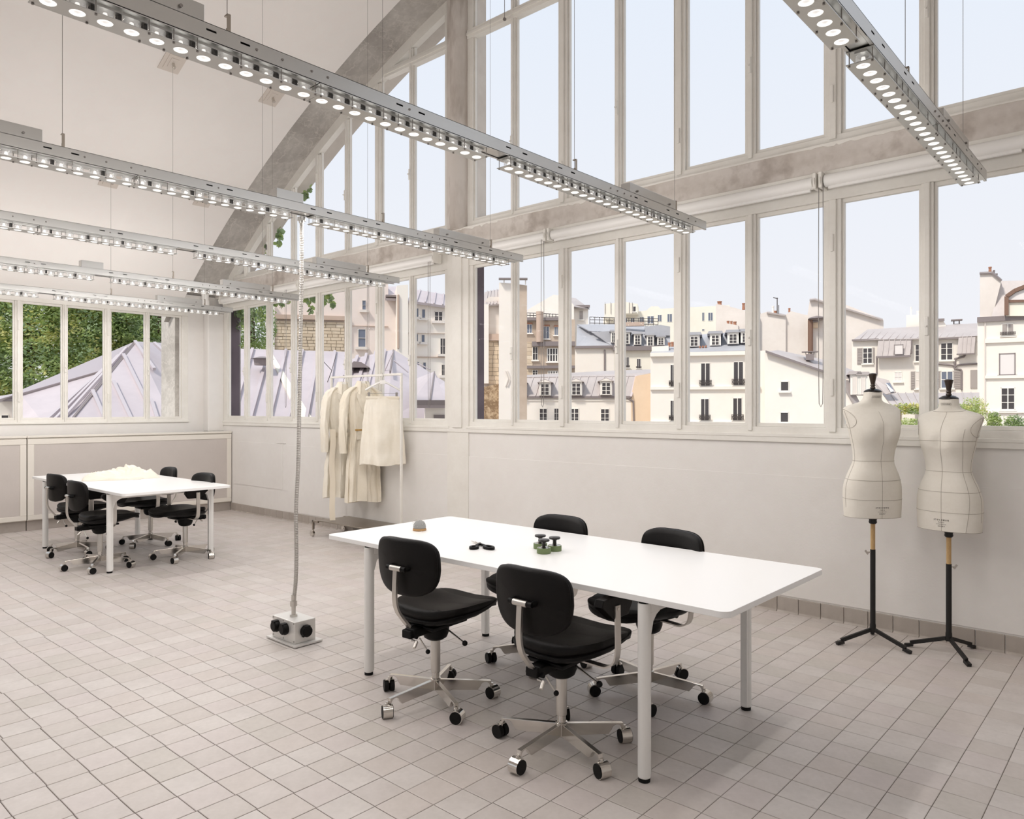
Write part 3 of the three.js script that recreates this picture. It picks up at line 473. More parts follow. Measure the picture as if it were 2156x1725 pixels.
// ------------------------------------------------------------ swivel chairs
const chairG = (() => {
  const G = {};
  const arm = new THREE.Shape(); arm.moveTo(0.016, 0.110); arm.lineTo(0.278, 0.088); arm.lineTo(0.282, 0.068); arm.absarc(0.250, 0.060, 0.026, 0.15, Math.PI * 0.93, false); arm.lineTo(0.210, 0.048); arm.lineTo(0.016, 0.060);
  G.baseArm = tidy(new THREE.ExtrudeGeometry(arm, { depth: 0.018, bevelEnabled: true, bevelSize: 0.0012, bevelThickness: 0.0012, bevelSegments: 2, curveSegments: 8 })).translate(0, 0, -0.009);
  G.hub = merged([lathe([[0, 0.058], [0.02, 0.058], [0.021, 0.06], [0.021, 0.108], [0.026, 0.112], [0.026, 0.118], [0, 0.118]], 20), cyl(V(0, 0.11, 0), V(0, 0.2, 0), 0.0195, 0.0195, 20)]);
  G.column = lathe([[0, 0.147], [0.0225, 0.147], [0.0235, 0.149], [0.0245, 0.32], [0, 0.32]], 22);
  G.cup = merged([lathe([[0, 0.312], [0.04, 0.313], [0.058, 0.325], [0.068, 0.35], [0.07, 0.385], [0.06, 0.40], [0, 0.40]], 22), rbox(-0.034, 0.034, 0.362, 0.405, 0, 0.185, 0.008), rbox(-0.10, 0.10, 0.39, 0.408, -0.13, 0.12, 0.006)]);
  G.wheel = merged([cyl(V(0, 0.029, -0.026), V(0, 0.029, -0.005), 0.029, 0.029, 22), cyl(V(0, 0.029, 0.005), V(0, 0.029, 0.026), 0.029, 0.029, 22)]);
  const hood = new THREE.CylinderGeometry(0.033, 0.033, 0.046, 22, 1, false, -0.35, Math.PI * 1.15); hood.rotateX(Math.PI / 2); hood.rotateZ(0.35); hood.translate(0, 0.03, 0);
  G.hood = merged([tidy(hood), cyl(V(-0.006, 0.045, 0), V(-0.006, 0.074, 0), 0.008, 0.007, 12), cyl(V(-0.006, 0.06, 0), V(-0.006, 0.066, 0), 0.011, 0.011, 12)]);
  const sup = (a, b, p, y, zc, n = 40, fn) => { const r = []; for (let i = 0; i < n; i++) { const t = i / n * Math.PI * 2, c = Math.cos(t), s = Math.sin(t), x = a * Math.sign(c) * Math.pow(Math.abs(c), 2 / p), z = b * Math.sign(s) * Math.pow(Math.abs(s), 2 / p); r.push(V(x, y + (fn ? fn(x, z) : 0), zc - z)); } return r; };
  const SZ = -0.08;
  const saddle = (x, z) => 0.034 * Math.pow(Math.abs(x) / 0.22, 2) + 0.014 * Math.pow(Math.max(0, -z) / 0.21, 2) - 0.012 * Math.pow(Math.max(0, z) / 0.21, 2) - 0.008;   // z here: + towards the front edge
  const under = (x, z) => 0.034 * Math.pow(Math.abs(x) / 0.22, 2) + 0.03 * Math.max(0, z) / 0.21;
  G.seat = loft([sup(0.170, 0.18, 3.4, 0.425, SZ, 40, under), sup(0.206, 0.216, 3.4, 0.432, SZ, 40, under), sup(0.218, 0.228, 3.4, 0.450, SZ, 40, saddle), sup(0.219, 0.229, 3.4, 0.466, SZ, 40, saddle), sup(0.211, 0.221, 3.4, 0.480, SZ, 40, saddle), sup(0.185, 0.194, 2.7, 0.488, SZ, 40, saddle), sup(0.12, 0.125, 2.4, 0.492, SZ, 40, saddle), sup(0.05, 0.05, 2.1, 0.493, SZ, 40, saddle)]);
  G.seatShell = loft([sup(0.12, 0.13, 2.8, 0.404, SZ, 40, under), sup(0.20, 0.21, 3.4, 0.414, SZ, 40, under), sup(0.221, 0.231, 3.4, 0.426, SZ, 40, under), sup(0.222, 0.232, 3.4, 0.438, SZ, 40, under), sup(0.214, 0.224, 3.4, 0.444, SZ, 40, under)]);
  // backrest: outline in x,y around its centre, bent round the sitter, leaning back a little
  const outline = (k, off, n = 44) => { const r = []; for (let i = 0; i < n; i++) { const t = i / n * Math.PI * 2, c = Math.cos(t), s = Math.sin(t), p = s > 0 ? 4.2 : 2.9; let x = 0.198 * k * Math.sign(c) * Math.pow(Math.abs(c), 2 / p), y = 0.136 * (k - (1 - k) * 0.3) * Math.sign(s) * Math.pow(Math.abs(s), 2 / p); x *= 1 - 0.07 * Math.max(0, -y / 0.136); const z = 0.235 - 1.1 * x * x - off + y * 0.06 - 0.25 * y * y; r.push(V(x, 0.682 + y, z)); } return r; };
  const flip = (rs) => rs.map((r) => r.slice().reverse());
  G.backCushion = loft(flip([outline(0.97, -0.002), outline(1.0, 0.006), outline(1.0, 0.020), outline(0.97, 0.031), outline(0.86, 0.038), outline(0.55, 0.042), outline(0.2, 0.043)]).map((r) => r));
  G.backShell = loft(flip([outline(0.2, -0.014), outline(0.6, -0.014), outline(0.93, -0.013), outline(0.99, -0.010), outline(1.01, -0.004), outline(1.0, 0.0)]));
  G.backMount = merged([cyl(V(-0.062, 0.682, 0.268), V(0.062, 0.682, 0.268), 0.012, 0.012, 14), cyl(V(-0.055, 0.682, 0.24), V(-0.055, 0.682, 0.27), 0.014, 0.012, 12), cyl(V(0.055, 0.682, 0.24), V(0.055, 0.682, 0.27), 0.014, 0.012, 12)]);
  G.backBar = merged([cyl(V(-0.036, 0.682, 0.27), V(0.036, 0.682, 0.27), 0.0135, 0.0135, 14), strip([V(0, 0.682, 0.272), V(0, 0.60, 0.277), V(0, 0.53, 0.277), V(0, 0.48, 0.262), V(0, 0.43, 0.225), V(0, 0.385, 0.185)], 0.026, 0.012, V(1, 0, 0))]);
  G.tilt = merged([rbox(-0.03, 0.03, 0.362, 0.402, 0.16, 0.205, 0.006), cyl(V(-0.045, 0.372, 0.175), V(0.045, 0.372, 0.175), 0.011, 0.011, 10)]);
  G.knob = merged([cyl(V(0.02, 0.355, 0.185), V(0.055, 0.352, 0.185), 0.006, 0.006, 8), cyl(V(0.05, 0.352, 0.185), V(0.06, 0.33, 0.21), 0.010, 0.008, 10)]);
  G.lever = cyl(V(0.04, 0.376, -0.02), V(0.205, 0.335, 0.015), 0.0042, 0.0042, 8); G.leverBall = ball(0.21, 0.334, 0.016, 0.0135);
  G.lever2 = cyl(V(0.035, 0.36, 0.15), V(0.075, 0.30, 0.135), 0.004, 0.004, 8); G.leverBall2 = ball(0.077, 0.297, 0.134, 0.0115);
  for (const s of [1, -1]) {
    G['armBand' + s] = strip([V(s * 0.09, 0.40, -0.02), V(s * 0.17, 0.398, -0.02), V(s * 0.225, 0.40, -0.02), V(s * 0.262, 0.425, -0.02), V(s * 0.275, 0.47, -0.02), V(s * 0.276, 0.56, -0.02), V(s * 0.274, 0.662, -0.02)], 0.036, 0.007, V(0, 0, 1));
    const pad = prism([[-0.115, 0.655], [-0.085, 0.612], [0.02, 0.61], [0.10, 0.672], [0.09, 0.694], [-0.02, 0.700], [-0.105, 0.690]], 0.036, 0.004); pad.rotateY(-Math.PI / 2); pad.translate(s * 0.25 + 0.018, 0, -0.02); G['armPad' + s] = pad;
    G['armPin' + s] = cyl(V(s * 0.272, 0.648, -0.02), V(s * 0.281, 0.648, -0.02), 0.007, 0.007, 10);
  }
  return G;
})();
function swivelChair(x, z, turn, baseRot, arms, label, grp, lift = 0) {
  const c = tag(group('swivel_chair', x, 0, z, turn), label, 'chair', grp), G = chairG;
  mesh('hub', G.hub, M.chrome, c); mesh('column', G.column, M.satin, c);
  for (let k = 0; k < 5; k++) {
    const a = -(baseRot + 72 * k) * Math.PI / 180 - turn;
    const b = mesh('base_arm', G.baseArm, M.chrome, c); b.rotation.y = a;
    const h = mesh('caster', G.hood, M.chrome, c); h.position.set(0.29 * Math.cos(a), 0, -0.29 * Math.sin(a)); h.rotation.y = a + rr(-1.6, 1.6); mesh('wheel', G.wheel, M.rubber, h);
  }
  mesh('seat_mount', G.cup, M.blackPlastic, c);
  const st = mesh('seat', G.seat, M.leather, c); mesh('seat_shell', G.seatShell, M.blackPlastic, st);
  const bk = mesh('backrest', G.backCushion, M.leather, c); mesh('back_shell', G.backShell, M.leather, bk); mesh('back_mount', G.backMount, M.blackPlastic, bk);
  bk.position.y = lift; const bb = mesh('back_bar', G.backBar, M.satin, c); bb.position.y = lift;
  const tl = mesh('tilt_bracket', G.tilt, M.blackPlastic, c); mesh('tilt_knob', G.knob, M.satin, tl);
  for (const k of ['', '2']) { const l = mesh('lever', G['lever' + k], M.satin, c); mesh('knob', G['leverBall' + k], M.blackPlastic, l); }
  for (const s of arms) { const a = mesh('armrest', G['armBand' + s], M.satin, c); mesh('arm_pad', G['armPad' + s], M.leather, a); mesh('pivot', G['armPin' + s], M.chrome, a); }
}
const rad = (d) => d * Math.PI / 180, GA = 'black chairs at the table with scissors', GB = 'black chairs at the table with heaped cloth';
swivelChair(-2.765, -2.522, rad(4), 22, [], 'armless black leather swivel chair between pin cushion and floor power box', GA, 0.03);
swivelChair(-1.972, -2.531, rad(0), 18, [1, -1], 'black leather swivel chair with steel arms beside round table leg, back turned', GA);
swivelChair(-2.762, -3.342, rad(180), 57, [1, -1], 'black leather swivel chair tucked between table and wall behind pattern weights', GA);
swivelChair(-2.022, -3.331, rad(172), 59, [1, -1], 'black leather swivel chair tucked between table and wall on the dress form side', GA);
swivelChair(-7.40, -2.575, rad(1), 32, [1, -1], 'black swivel chair whose base stands against the cloth table leg, back turned', GB);
swivelChair(-8.322, -2.68, rad(5), 71, [1, -1], 'black swivel chair at the cabinet end of the cloth table, back turned', GB);
swivelChair(-8.285, -3.389, rad(177), 58, [1, -1], 'black swivel chair on the window side of the cloth table, near the cabinets', GB);
swivelChair(-7.263, -3.304, rad(184), 43, [1, -1], 'black swivel chair on the window side of the cloth table, next to the clothes rail', GB);

// ------------------------------------------------------------ things on the tables
{
  const T = 0.735;
  const p = tag(group('pin_cushion', -3.382, T, -2.955), 'grey domed pin cushion stuck with pins on cork base', 'pin cushion');
  mesh('base', lathe([[0, 0], [0.039, 0], [0.041, 0.004], [0.040, 0.014], [0, 0.014]], 22), M.cork, p);
  mesh('cushion', lathe([[0.036, 0.013], [0.039, 0.022], [0.036, 0.038], [0.028, 0.052], [0.015, 0.06], [0, 0.062]], 22), M.greyCloth, p);
  for (let k = 0; k < 22; k++) { const a = rr(0, 6.28), e = rr(0.15, 1.1), d = V(Math.cos(a) * Math.cos(e), Math.sin(e), Math.sin(a) * Math.cos(e)), s = V(d.x * 0.034, 0.022 + d.y * 0.036, d.z * 0.034); const pin = mesh('pin', cyl(s, s.clone().addScaledVector(d, 0.022), 0.0006, 0.0006, 4), M.chrome, p); const q = s.clone().addScaledVector(d, 0.022); mesh('head', ball(q.x, q.y, q.z, 0.0013, 6), M.white, pin); }
  mesh('thread', tube([V(0.035, 0.003, 0.02), V(0.06, 0.0015, 0.028), V(0.085, 0.0015, 0.05)], 0.0008, 12, 4), M.white, p);
  { // scissors: two blades crossing at the pivot, each with its handle loop
    const P = onY(1010, 1149, T), q = (px, py) => onY(px, py, T).sub(P), s = tag(group('fabric_scissors', P.x, T, P.z), 'black-handled fabric scissors lying open on white table', 'scissors');
    const turn = (v) => Math.atan2(-v.z, v.x);
    for (const [tip, hand, w, hgt, y] of [[q(984, 1139), q(1029, 1156), 0.044, 0.024, 0.0065], [q(996, 1139), q(998, 1156), 0.032, 0.022, 0.003]]) {
      const L = 0.105, bl = prism([[-0.012, -0.007], [L, -0.001], [L + 0.002, 0.001], [0.02, 0.009], [-0.012, 0.007]], 0.002, 0.0004); bl.rotateX(-Math.PI / 2); const b = mesh('blade', bl, M.chrome, s); b.rotation.y = turn(tip); b.position.y = y;
      const sh = new THREE.Shape(), ho = new THREE.Path(); sh.absellipse(0, 0, w, hgt, 0, Math.PI * 2); ho.absellipse(0.003, 0, w * 0.7, hgt * 0.6, 0, Math.PI * 2, true); sh.holes.push(ho);
      const lg = new THREE.ExtrudeGeometry(sh, { depth: 0.009, bevelEnabled: true, bevelSize: 0.0025, bevelThickness: 0.0025, bevelSegments: 2, curveSegments: 16 }); lg.rotateX(-Math.PI / 2); lg.rotateY(turn(hand)); lg.translate(hand.x, 0.003, hand.z);
      const d = hand.clone().normalize(); mesh('handle', [tidy(lg), bar(V(0, 0.009, 0), V(hand.x, 0.009, hand.z).addScaledVector(d, -w * 0.9), 0.013, 0.009)], M.blackPlastic, s);
    }
    mesh('pivot_screw', cyl(V(0, 0.004, 0), V(0, 0.016, 0), 0.008, 0.007, 14), M.wire, s);
  }
  for (const [x, z, lab] of [[-2.382, -2.912, 'green pattern weight with dark knob, standing in front of the other two'], [-2.382, -3.0, 'green pattern weight with dark knob, on the side of the dress forms'], [-2.478, -3.0, 'green pattern weight with dark knob, hidden behind its neighbour']]) {
    const w = tag(group('pattern_weight', x, T, z), lab, 'weight', 'pattern weights on the table');
    mesh('base', lathe([[0, 0], [0.034, 0], [0.036, 0.002], [0.036, 0.026], [0.034, 0.029], [0, 0.029]], 26), M.green, w);
    mesh('collar', lathe([[0.033, 0.029], [0.02, 0.031], [0.013, 0.036], [0, 0.036]], 22), M.chrome, w);
    mesh('knob', lathe([[0, 0.034], [0.010, 0.034], [0.0095, 0.052], [0.014, 0.058], [0.028, 0.061], [0.030, 0.065], [0.028, 0.071], [0.012, 0.073], [0, 0.073]], 24), M.blackWood, w);
  }
}
{ // heap of cloth on the far table: crumpled folds
  const n = 140, m = 90, pos = [], idx = [], L = 0.33, W = 0.22;
  for (let j = 0; j <= m; j++) for (let i = 0; i <= n; i++) {
    const r = j / m, a = i / n * Math.PI * 2, edge = 1 + 0.13 * Math.sin(a * 3 + 1) + 0.08 * Math.sin(a * 5 + 2) + 0.06 * Math.sin(a * 9);
    const x = Math.cos(a) * L * r * edge, z = Math.sin(a) * W * r * edge;
    const f = perlin.noise(x * 7, z * 11, 3.1), g = perlin.noise(x * 15 + f * 2, z * 24, 7.7), ridge = Math.abs(perlin.noise(x * 5 + z * 8 + f, z * 9 - x * 4, 1.3));
    const dome = Math.pow(1 - r * r, 0.62) * (0.075 + 0.03 * Math.cos(a - 0.4)), y = Math.max(0.006, dome * (0.85 + 0.9 * f) + (1 - r) * 0.03 * g + (0.4 - ridge) * 0.075 * (1 - Math.pow(r, 6)) + Math.abs(perlin.noise(x * 22 + f * 3, z * 9, 5)) * 0.03 * (1 - Math.pow(r, 8)) + (r > 0.8 ? 0.008 : 0));
    pos.push(x, r === 1 ? 0.001 : y, z);
  }
  for (let j = 0; j < m; j++) for (let i = 0; i < n; i++) { const a = j * (n + 1) + i, b = a + 1, c = a + n + 1, d = c + 1; idx.push(a, b, c, b, d, c); }
  const g = new THREE.BufferGeometry(); g.setAttribute('position', new THREE.Float32BufferAttribute(pos, 3)); g.setIndex(idx); g.computeVertexNormals();
  const o = tag(mesh('folded_cloth', metreUV(tidy(g)), M.cloth), 'crumpled heap of cream cotton cloth on the table', 'cloth'); o.position.set(-8.22, 0.735, -3.03); o.rotation.y = rad(62);
}

// ------------------------------------------------------------ dress forms
{
  // y above the hem, half width, half depth front, half depth back, forward shift
  const K = [[0, 0.170, 0.105, 0.120, -0.004], [0.06, 0.174, 0.108, 0.124, -0.004], [0.14, 0.176, 0.112, 0.128, -0.006], [0.20, 0.172, 0.110, 0.122, -0.004], [0.26, 0.155, 0.103, 0.108, 0], [0.31, 0.134, 0.092, 0.094, 0.002], [0.35, 0.122, 0.086, 0.086, 0.004], [0.40, 0.124, 0.090, 0.088, 0.006], [0.45, 0.133, 0.103, 0.092, 0.008], [0.50, 0.145, 0.125, 0.096, 0.008], [0.54, 0.152, 0.132, 0.098, 0.006], [0.58, 0.160, 0.122, 0.100, 0.002], [0.62, 0.170, 0.100, 0.100, -0.004], [0.652, 0.177, 0.080, 0.094, -0.012], [0.672, 0.176, 0.064, 0.080, -0.018], [0.686, 0.160, 0.056, 0.068, -0.022], [0.698, 0.128, 0.052, 0.060, -0.022], [0.708, 0.092, 0.050, 0.056, -0.020], [0.718, 0.068, 0.049, 0.053, -0.016], [0.732, 0.056, 0.048, 0.050, -0.010], [0.752, 0.052, 0.049, 0.049, -0.004], [0.776, 0.051, 0.049, 0.049, 0]];
  const sample = (y) => { let i = 0; while (i < K.length - 2 && K[i + 1][0] < y) i++; const a = K[Math.max(0, i - 1)], b = K[i], c = K[i + 1], d = K[Math.min(K.length - 1, i + 2)], t = clamp((y - b[0]) / (c[0] - b[0])); return [1, 2, 3, 4].map((k) => { const m1 = (c[k] - a[k]) / (c[0] - a[0]), m2 = (d[k] - b[k]) / (d[0] - b[0]), h = c[0] - b[0]; return (2 * t ** 3 - 3 * t ** 2 + 1) * b[k] + (t ** 3 - 2 * t ** 2 + t) * m1 * h + (-2 * t ** 3 + 3 * t ** 2) * c[k] + (t ** 3 - t ** 2) * m2 * h; }); };
  const surf = (y, a, out = 0) => {                                         // a = 0 is the front, positive to the form's left
    const [w, f, b, zs] = sample(y), s = Math.sin(a), c = Math.cos(a), p = 2.25, k = Math.pow(Math.abs(s), p) + Math.pow(Math.abs(c), p), q = Math.pow(k, -1 / p);
    let x = (w + out) * s * q, z = zs + ((c > 0 ? f : b) + out) * c * q;
    const cleft = Math.exp(-((y - 0.53) ** 2) / 0.0022); if (c > 0) z -= cleft * 0.022 * Math.exp(-(x * x) / 0.0012) + cleft * 0.0; return V(x, y, z);
  };
  const rings = []; for (let j = 0; j <= 110; j++) { const y = 0.776 * j / 110, r = []; for (let i = 0; i < 64; i++) r.push(surf(y, -i / 64 * Math.PI * 2)); rings.push(r); }
  const bodyG = metreUV(tidy(loft(rings.map((r) => r.slice().reverse().reverse()))));
  const path = (pts, r = 0.0009) => tube(pts, r, pts.length * 2, 5);
  const along = (y, a0, a1, dip = 0) => { const r = []; for (let i = 0; i <= 40; i++) { const a = a0 + (a1 - a0) * i / 40; r.push(surf(y - dip * Math.cos(a), a, 0.0006)); } return r; };
  const down = (y0, y1, a) => { const r = []; for (let i = 0; i <= 50; i++) r.push(surf(y0 + (y1 - y0) * i / 50, typeof a === 'function' ? a(i / 50) : a, 0.0006)); return r; };
  const print = (lines, w, h) => { const c = document.createElement('canvas'); c.width = w; c.height = h; const x = c.getContext('2d'); x.clearRect(0, 0, w, h); x.fillStyle = '#3a3027'; x.strokeStyle = '#3a3027'; x.textAlign = 'center'; x.textBaseline = 'middle'; lines(x); const t = new THREE.CanvasTexture(c); t.colorSpace = THREE.SRGBColorSpace; return std({ map: t, transparent: true, roughness: 0.9 }); };
  const spaced = (x, s, cx, y, size, gap) => { x.font = 'bold ' + size + 'px sans-serif'; const ws = [...s].map((ch) => x.measureText(ch).width), tot = ws.reduce((a, b) => a + b, 0) + gap * (s.length - 1); let p = cx - tot / 2; x.textAlign = 'left'; [...s].forEach((ch, i) => { x.fillText(ch, p, y); p += ws[i] + gap; }); };
  const hemPrint = print((x) => { spaced(x, 'STOCKMAN', 256, 50, 62, 16); spaced(x, 'PARIS', 256, 120, 46, 12); spaced(x, 'MARQUE DÉPOSÉE', 256, 178, 26, 5); spaced(x, '50497', 256, 240, 54, 14); }, 512, 280);
  const neckPrint = print((x) => { x.lineWidth = 5; x.strokeRect(10, 10, 300, 60); spaced(x, 'STOCKMAN', 160, 42, 40, 5); }, 320, 80);
  const patch = (y0, y1, a0, a1) => { const pos = [], uv = [], idx = [], n = 16; for (let j = 0; j <= 4; j++) for (let i = 0; i <= n; i++) { const p = surf(y0 + (y1 - y0) * j / 4, a0 + (a1 - a0) * i / n, 0.0012); pos.push(p.x, p.y, p.z); uv.push(i / n, j / 4); } for (let j = 0; j < 4; j++) for (let i = 0; i < n; i++) { const a = j * (n + 1) + i; idx.push(a, a + 1, a + n + 1, a + 1, a + n + 2, a + n + 1); } const g = new THREE.BufferGeometry(); g.setAttribute('position', new THREE.Float32BufferAttribute(pos, 3)); g.setAttribute('uv', new THREE.Float32BufferAttribute(uv, 2)); g.setIndex(idx); g.computeVertexNormals(); return tidy(g); };
  const form = (x, z, turn, feetTurn, base, sc, screwSide, label, full) => {
    const f = tag(group('dress_form', x, 0, z), label, 'dress form', 'tailor dress forms on stands');
    const body = mesh('torso', bodyG, M.canvas, f); body.position.y = base; body.scale.setScalar(sc); body.rotation.y = turn;
    const TAU = Math.PI * 2, lines = [along(0.35, 0, TAU), along(0.235, 0, TAU, 0.004), along(0.115, 0, TAU, 0.003), down(0, full ? 0.7 : 0.655, 0), down(0.06, 0.66, 1.52), down(0.06, 0.66, -1.52), along(0.0015, 0, TAU)];
    if (full) { lines.push(along(0.53, -1.5, 1.5)); lines.push(along(0.712, -1.6, 1.6, 0.012)); lines.push(down(0, 0.6, (t) => 0.75 + 0.15 * Math.sin(t * 3))); }
    for (const s of [-1, 1]) { const oval = []; for (let i = 0; i <= 30; i++) { const t = i / 30 * TAU, p = surf(0.61 + 0.058 * Math.sin(t), s * (Math.PI / 2 + 0.02 + Math.cos(t) * 0.62), 0.001); oval.push(p); } lines.push(oval); }
    for (const l of lines) mesh('seam_line', path(l), M.seam, body);
    mesh('hem_print', patch(0.022, 0.077, -0.27, 0.27), hemPrint, body); mesh('neck_print', patch(0.738, 0.754, -0.55, 0.55), neckPrint, body);
    const cap = mesh('neck_cap', lathe([[0, 0.773], [0.050, 0.773], [0.053, 0.777], [0.051, 0.783], [0.036, 0.793], [0.018, 0.798], [0, 0.798]], 28), M.blackWood, body);
    mesh('finial', lathe([[0.013, 0.796], [0.016, 0.800], [0.015, 0.806], [0.0115, 0.81], [0.0135, 0.815], [0.0165, 0.818], [0.012, 0.822], [0.0125, 0.83], [0.024, 0.886], [0.024, 0.889], [0.016, 0.893], [0, 0.895]], 24), M.darkWood, cap);
    mesh('collar', lathe([[0, base - 0.045], [0.018, base - 0.045], [0.024, base - 0.036], [0.022, base - 0.022], [0.027, base - 0.006], [0.029, base], [0, base + 0.002]], 22), M.castIron, f);
    mesh('wooden_post', cyl(V(0, 0.45, 0), V(0, base - 0.035, 0), 0.0135, 0.0135, 16), M.paleWood, f);
    const ty = base - 0.205;
    mesh('stand_tube', lathe([[0, 0.075], [0.0185, 0.075], [0.0175, 0.12], [0.0155, 0.13], [0.0155, ty], [0, ty]], 18), M.castIron, f);
    const sx = screwSide; mesh('thumb_screw', [cyl(V(0, ty - 0.018, 0), V(sx * 0.032 * RGT.x, ty - 0.018, sx * 0.032 * RGT.z), 0.004, 0.004, 8), bar(V(sx * 0.03 * RGT.x, ty - 0.030, sx * 0.03 * RGT.z), V(sx * 0.048 * RGT.x, ty - 0.006, sx * 0.048 * RGT.z), 0.005, 0.012)], M.chrome, f);
    for (let k = 0; k < 3; k++) { const a = feetTurn + k * TAU / 3, d = V(Math.cos(a), 0, Math.sin(a)); const leg = mesh('leg', [bar(d.clone().multiplyScalar(0.012).add(V(0, 0.09, 0)), d.clone().multiplyScalar(0.205).add(V(0, 0.028, 0)), 0.015, 0.022)], M.castIron, f); mesh('foot', [bar(d.clone().multiplyScalar(0.19).add(V(0, 0.019, 0)), d.clone().multiplyScalar(0.236).add(V(0, 0.009, 0)), 0.024, 0.018)], M.castIron, leg); }
  };
  form(-1.398, -4.948, 0.80, Math.atan2(-4.79 + 4.948, -1.548 + 1.398), 0.795, 1.0, -1, 'taller linen dress form with plain bust beside the casement post', false);
  form(-1.004, -5.06, -0.18, Math.atan2(-4.876 + 5.06, -0.867 + 1.004), 0.742, 1.01, 1, 'lower linen dress form with taped bust line and necklace seam', true);
}
// ------------------------------------------------------------ clothes rail and garments
{
  const ZB = -5.08, a = onZ(698, 795, ZB), b = onZ(845, 788, ZB), Y = (a.y + b.y) / 2, x0 = a.x, x1 = b.x, h = 0.19;
  const r = tag(group('clothes_rail', (x0 + x1) / 2, 0, ZB), 'pale steel clothes rail on casters hung with cream garments', 'clothes rail'), L = (x1 - x0) / 2;
  mesh('hanging_bar', rbox(-L - 0.012, L + 0.012, Y - 0.012, Y + 0.012, -0.012, 0.012, 0.004), M.frame, r);
  for (const s of [-1, 1]) mesh('upright', rbox(s * L - 0.012, s * L + 0.012, h, Y - 0.012, -0.012, 0.012, 0.004), M.frame, r);
  mesh('platform', rbox(-L + 0.06, L + 0.05, h - 0.012, h, -0.20, 0.24, 0.003), M.steel, r);
  for (const [sx, sz] of [[-1, 1], [-1, -1], [1, 1], [1, -1]]) {
    const px = sx < 0 ? -L + 0.02 : L + 0.02, pz = sz > 0 ? 0.26 : -0.17;
    const leg = mesh('leg', [rbox(px - 0.011, px + 0.011, 0.085, h - 0.002, pz - 0.011, pz + 0.011, 0.003), rbox(Math.min(px, px + 0.09) - 0.011, Math.max(px, px + 0.09) + 0.011, h - 0.024, h - 0.002, pz - 0.011, pz + 0.011, 0.003)], M.steel, r);
    mesh('caster', [cyl(V(px - 0.02, 0.036, pz - 0.012), V(px - 0.02, 0.036, pz + 0.012), 0.036, 0.036, 20), bar(V(px, 0.095, pz), V(px - 0.018, 0.036, pz + 0.016), 0.02, 0.005, V(0, 0, 1)), bar(V(px, 0.095, pz), V(px - 0.018, 0.036, pz - 0.016), 0.02, 0.005, V(0, 0, 1))], M.chrome, leg);
  }
  const hanger = (g, w, drop, clips) => {
    const hk = mesh('hanger', [tube([V(-w, -0.135 - drop, 0), V(-w * 0.55, -0.105 - drop * 0.4, 0), V(0, -0.075, 0), V(w * 0.55, -0.105 - drop * 0.4, 0), V(w, -0.135 - drop, 0)], 0.0115, 30, 8), rbox(-0.028, 0.028, -0.10, -0.058, -0.011, 0.011, 0.004)], M.white, g);
    mesh('hook', tube([V(0, -0.06, 0), V(0, -0.03, 0), V(0.006, -0.018, 0.014), V(0.004, 0.006, 0.026), V(0, 0.02, 0.008), V(0, 0.016, -0.014)], 0.0028, 28, 6), M.wire, hk);
    if (clips) { mesh('clip_bar', cyl(V(-w * 0.9, -0.172 - drop, 0), V(w * 0.9, -0.172 - drop, 0), 0.0022, 0.0022, 6), M.wire, hk); for (const s of [-1, 1]) mesh('clip', rbox(s * w * 0.8 - 0.012, s * w * 0.8 + 0.012, -0.215 - drop, -0.16 - drop, -0.014, 0.014, 0.003), M.wire, hk); }
  };
  const blend = (K, y) => { let i = 0; while (i < K.length - 2 && K[i + 1][0] < y) i++; const t = clamp((y - K[i][0]) / (K[i + 1][0] - K[i][0])), s = t * t * (3 - 2 * t); return K[i].map((v, k) => v + (K[i + 1][k] - v) * s); };
  const tri = (t) => 1 - 4 * Math.abs(t - Math.floor(t) - 0.5);                    // sharp pleat wave, -1..1
  const ridge = (x, y, z) => 1 - 2.6 * Math.abs(perlin.noise(x, y, z));
  const drape = (K, ph, folds, crease) => (q, y) => {                               // surface of a hanging garment: q round the body (0 = hanger end, pi/2 = front)
    const [, w, t, am] = blend(K, y), c = Math.cos(q), s = Math.sin(q), wob = 0.16 * perlin.noise(c * 1.5 + ph, y * 2.2, s * 1.5);
    const f = 1 + am * (0.9 * tri(folds * q / 6.283 + ph + wob + y * 0.05) + 0.5 * tri((folds + 3) * q / 6.283 + ph * 2.3 - wob * 1.5) + 0.9 * perlin.noise(c * 2.5 + ph, y * 4, s * 2.5));
    const cr = crease * (ridge(c * 2.1 + s * 1.3 + y * 1.2 + ph, y * 3.1 - c * 1.4, s * 2 + ph) * 0.8 + ridge(c * 4.2 - y * 2.5, y * 5.3 + s * 2.2, ph * 3) * 0.45 - 0.5);
    return V((w + cr * 0.4) * Math.sign(c) * Math.pow(Math.abs(c), 0.85) * (1 + am * 0.35 * tri(2 * q / 6.283 + ph)), y, (t * f + cr) * Math.sign(s) * Math.pow(Math.abs(s), 0.85));
  };
  const fabric = (K, n, N, ph, folds, crease = 0.008) => { const S = drape(K, ph, folds, crease), rings = []; for (let j = 0; j <= n; j++) { const y = K[0][0] + (K[K.length - 1][0] - K[0][0]) * j / n, ring = []; for (let i = 0; i < N; i++) { const q = -i / N * Math.PI * 2, p = S(q, y); if (j === 0) p.y += 0.012 * Math.sin(3 * q + ph); ring.push(p); } rings.push(ring); } return metreUV(tidy(loft(rings))); };
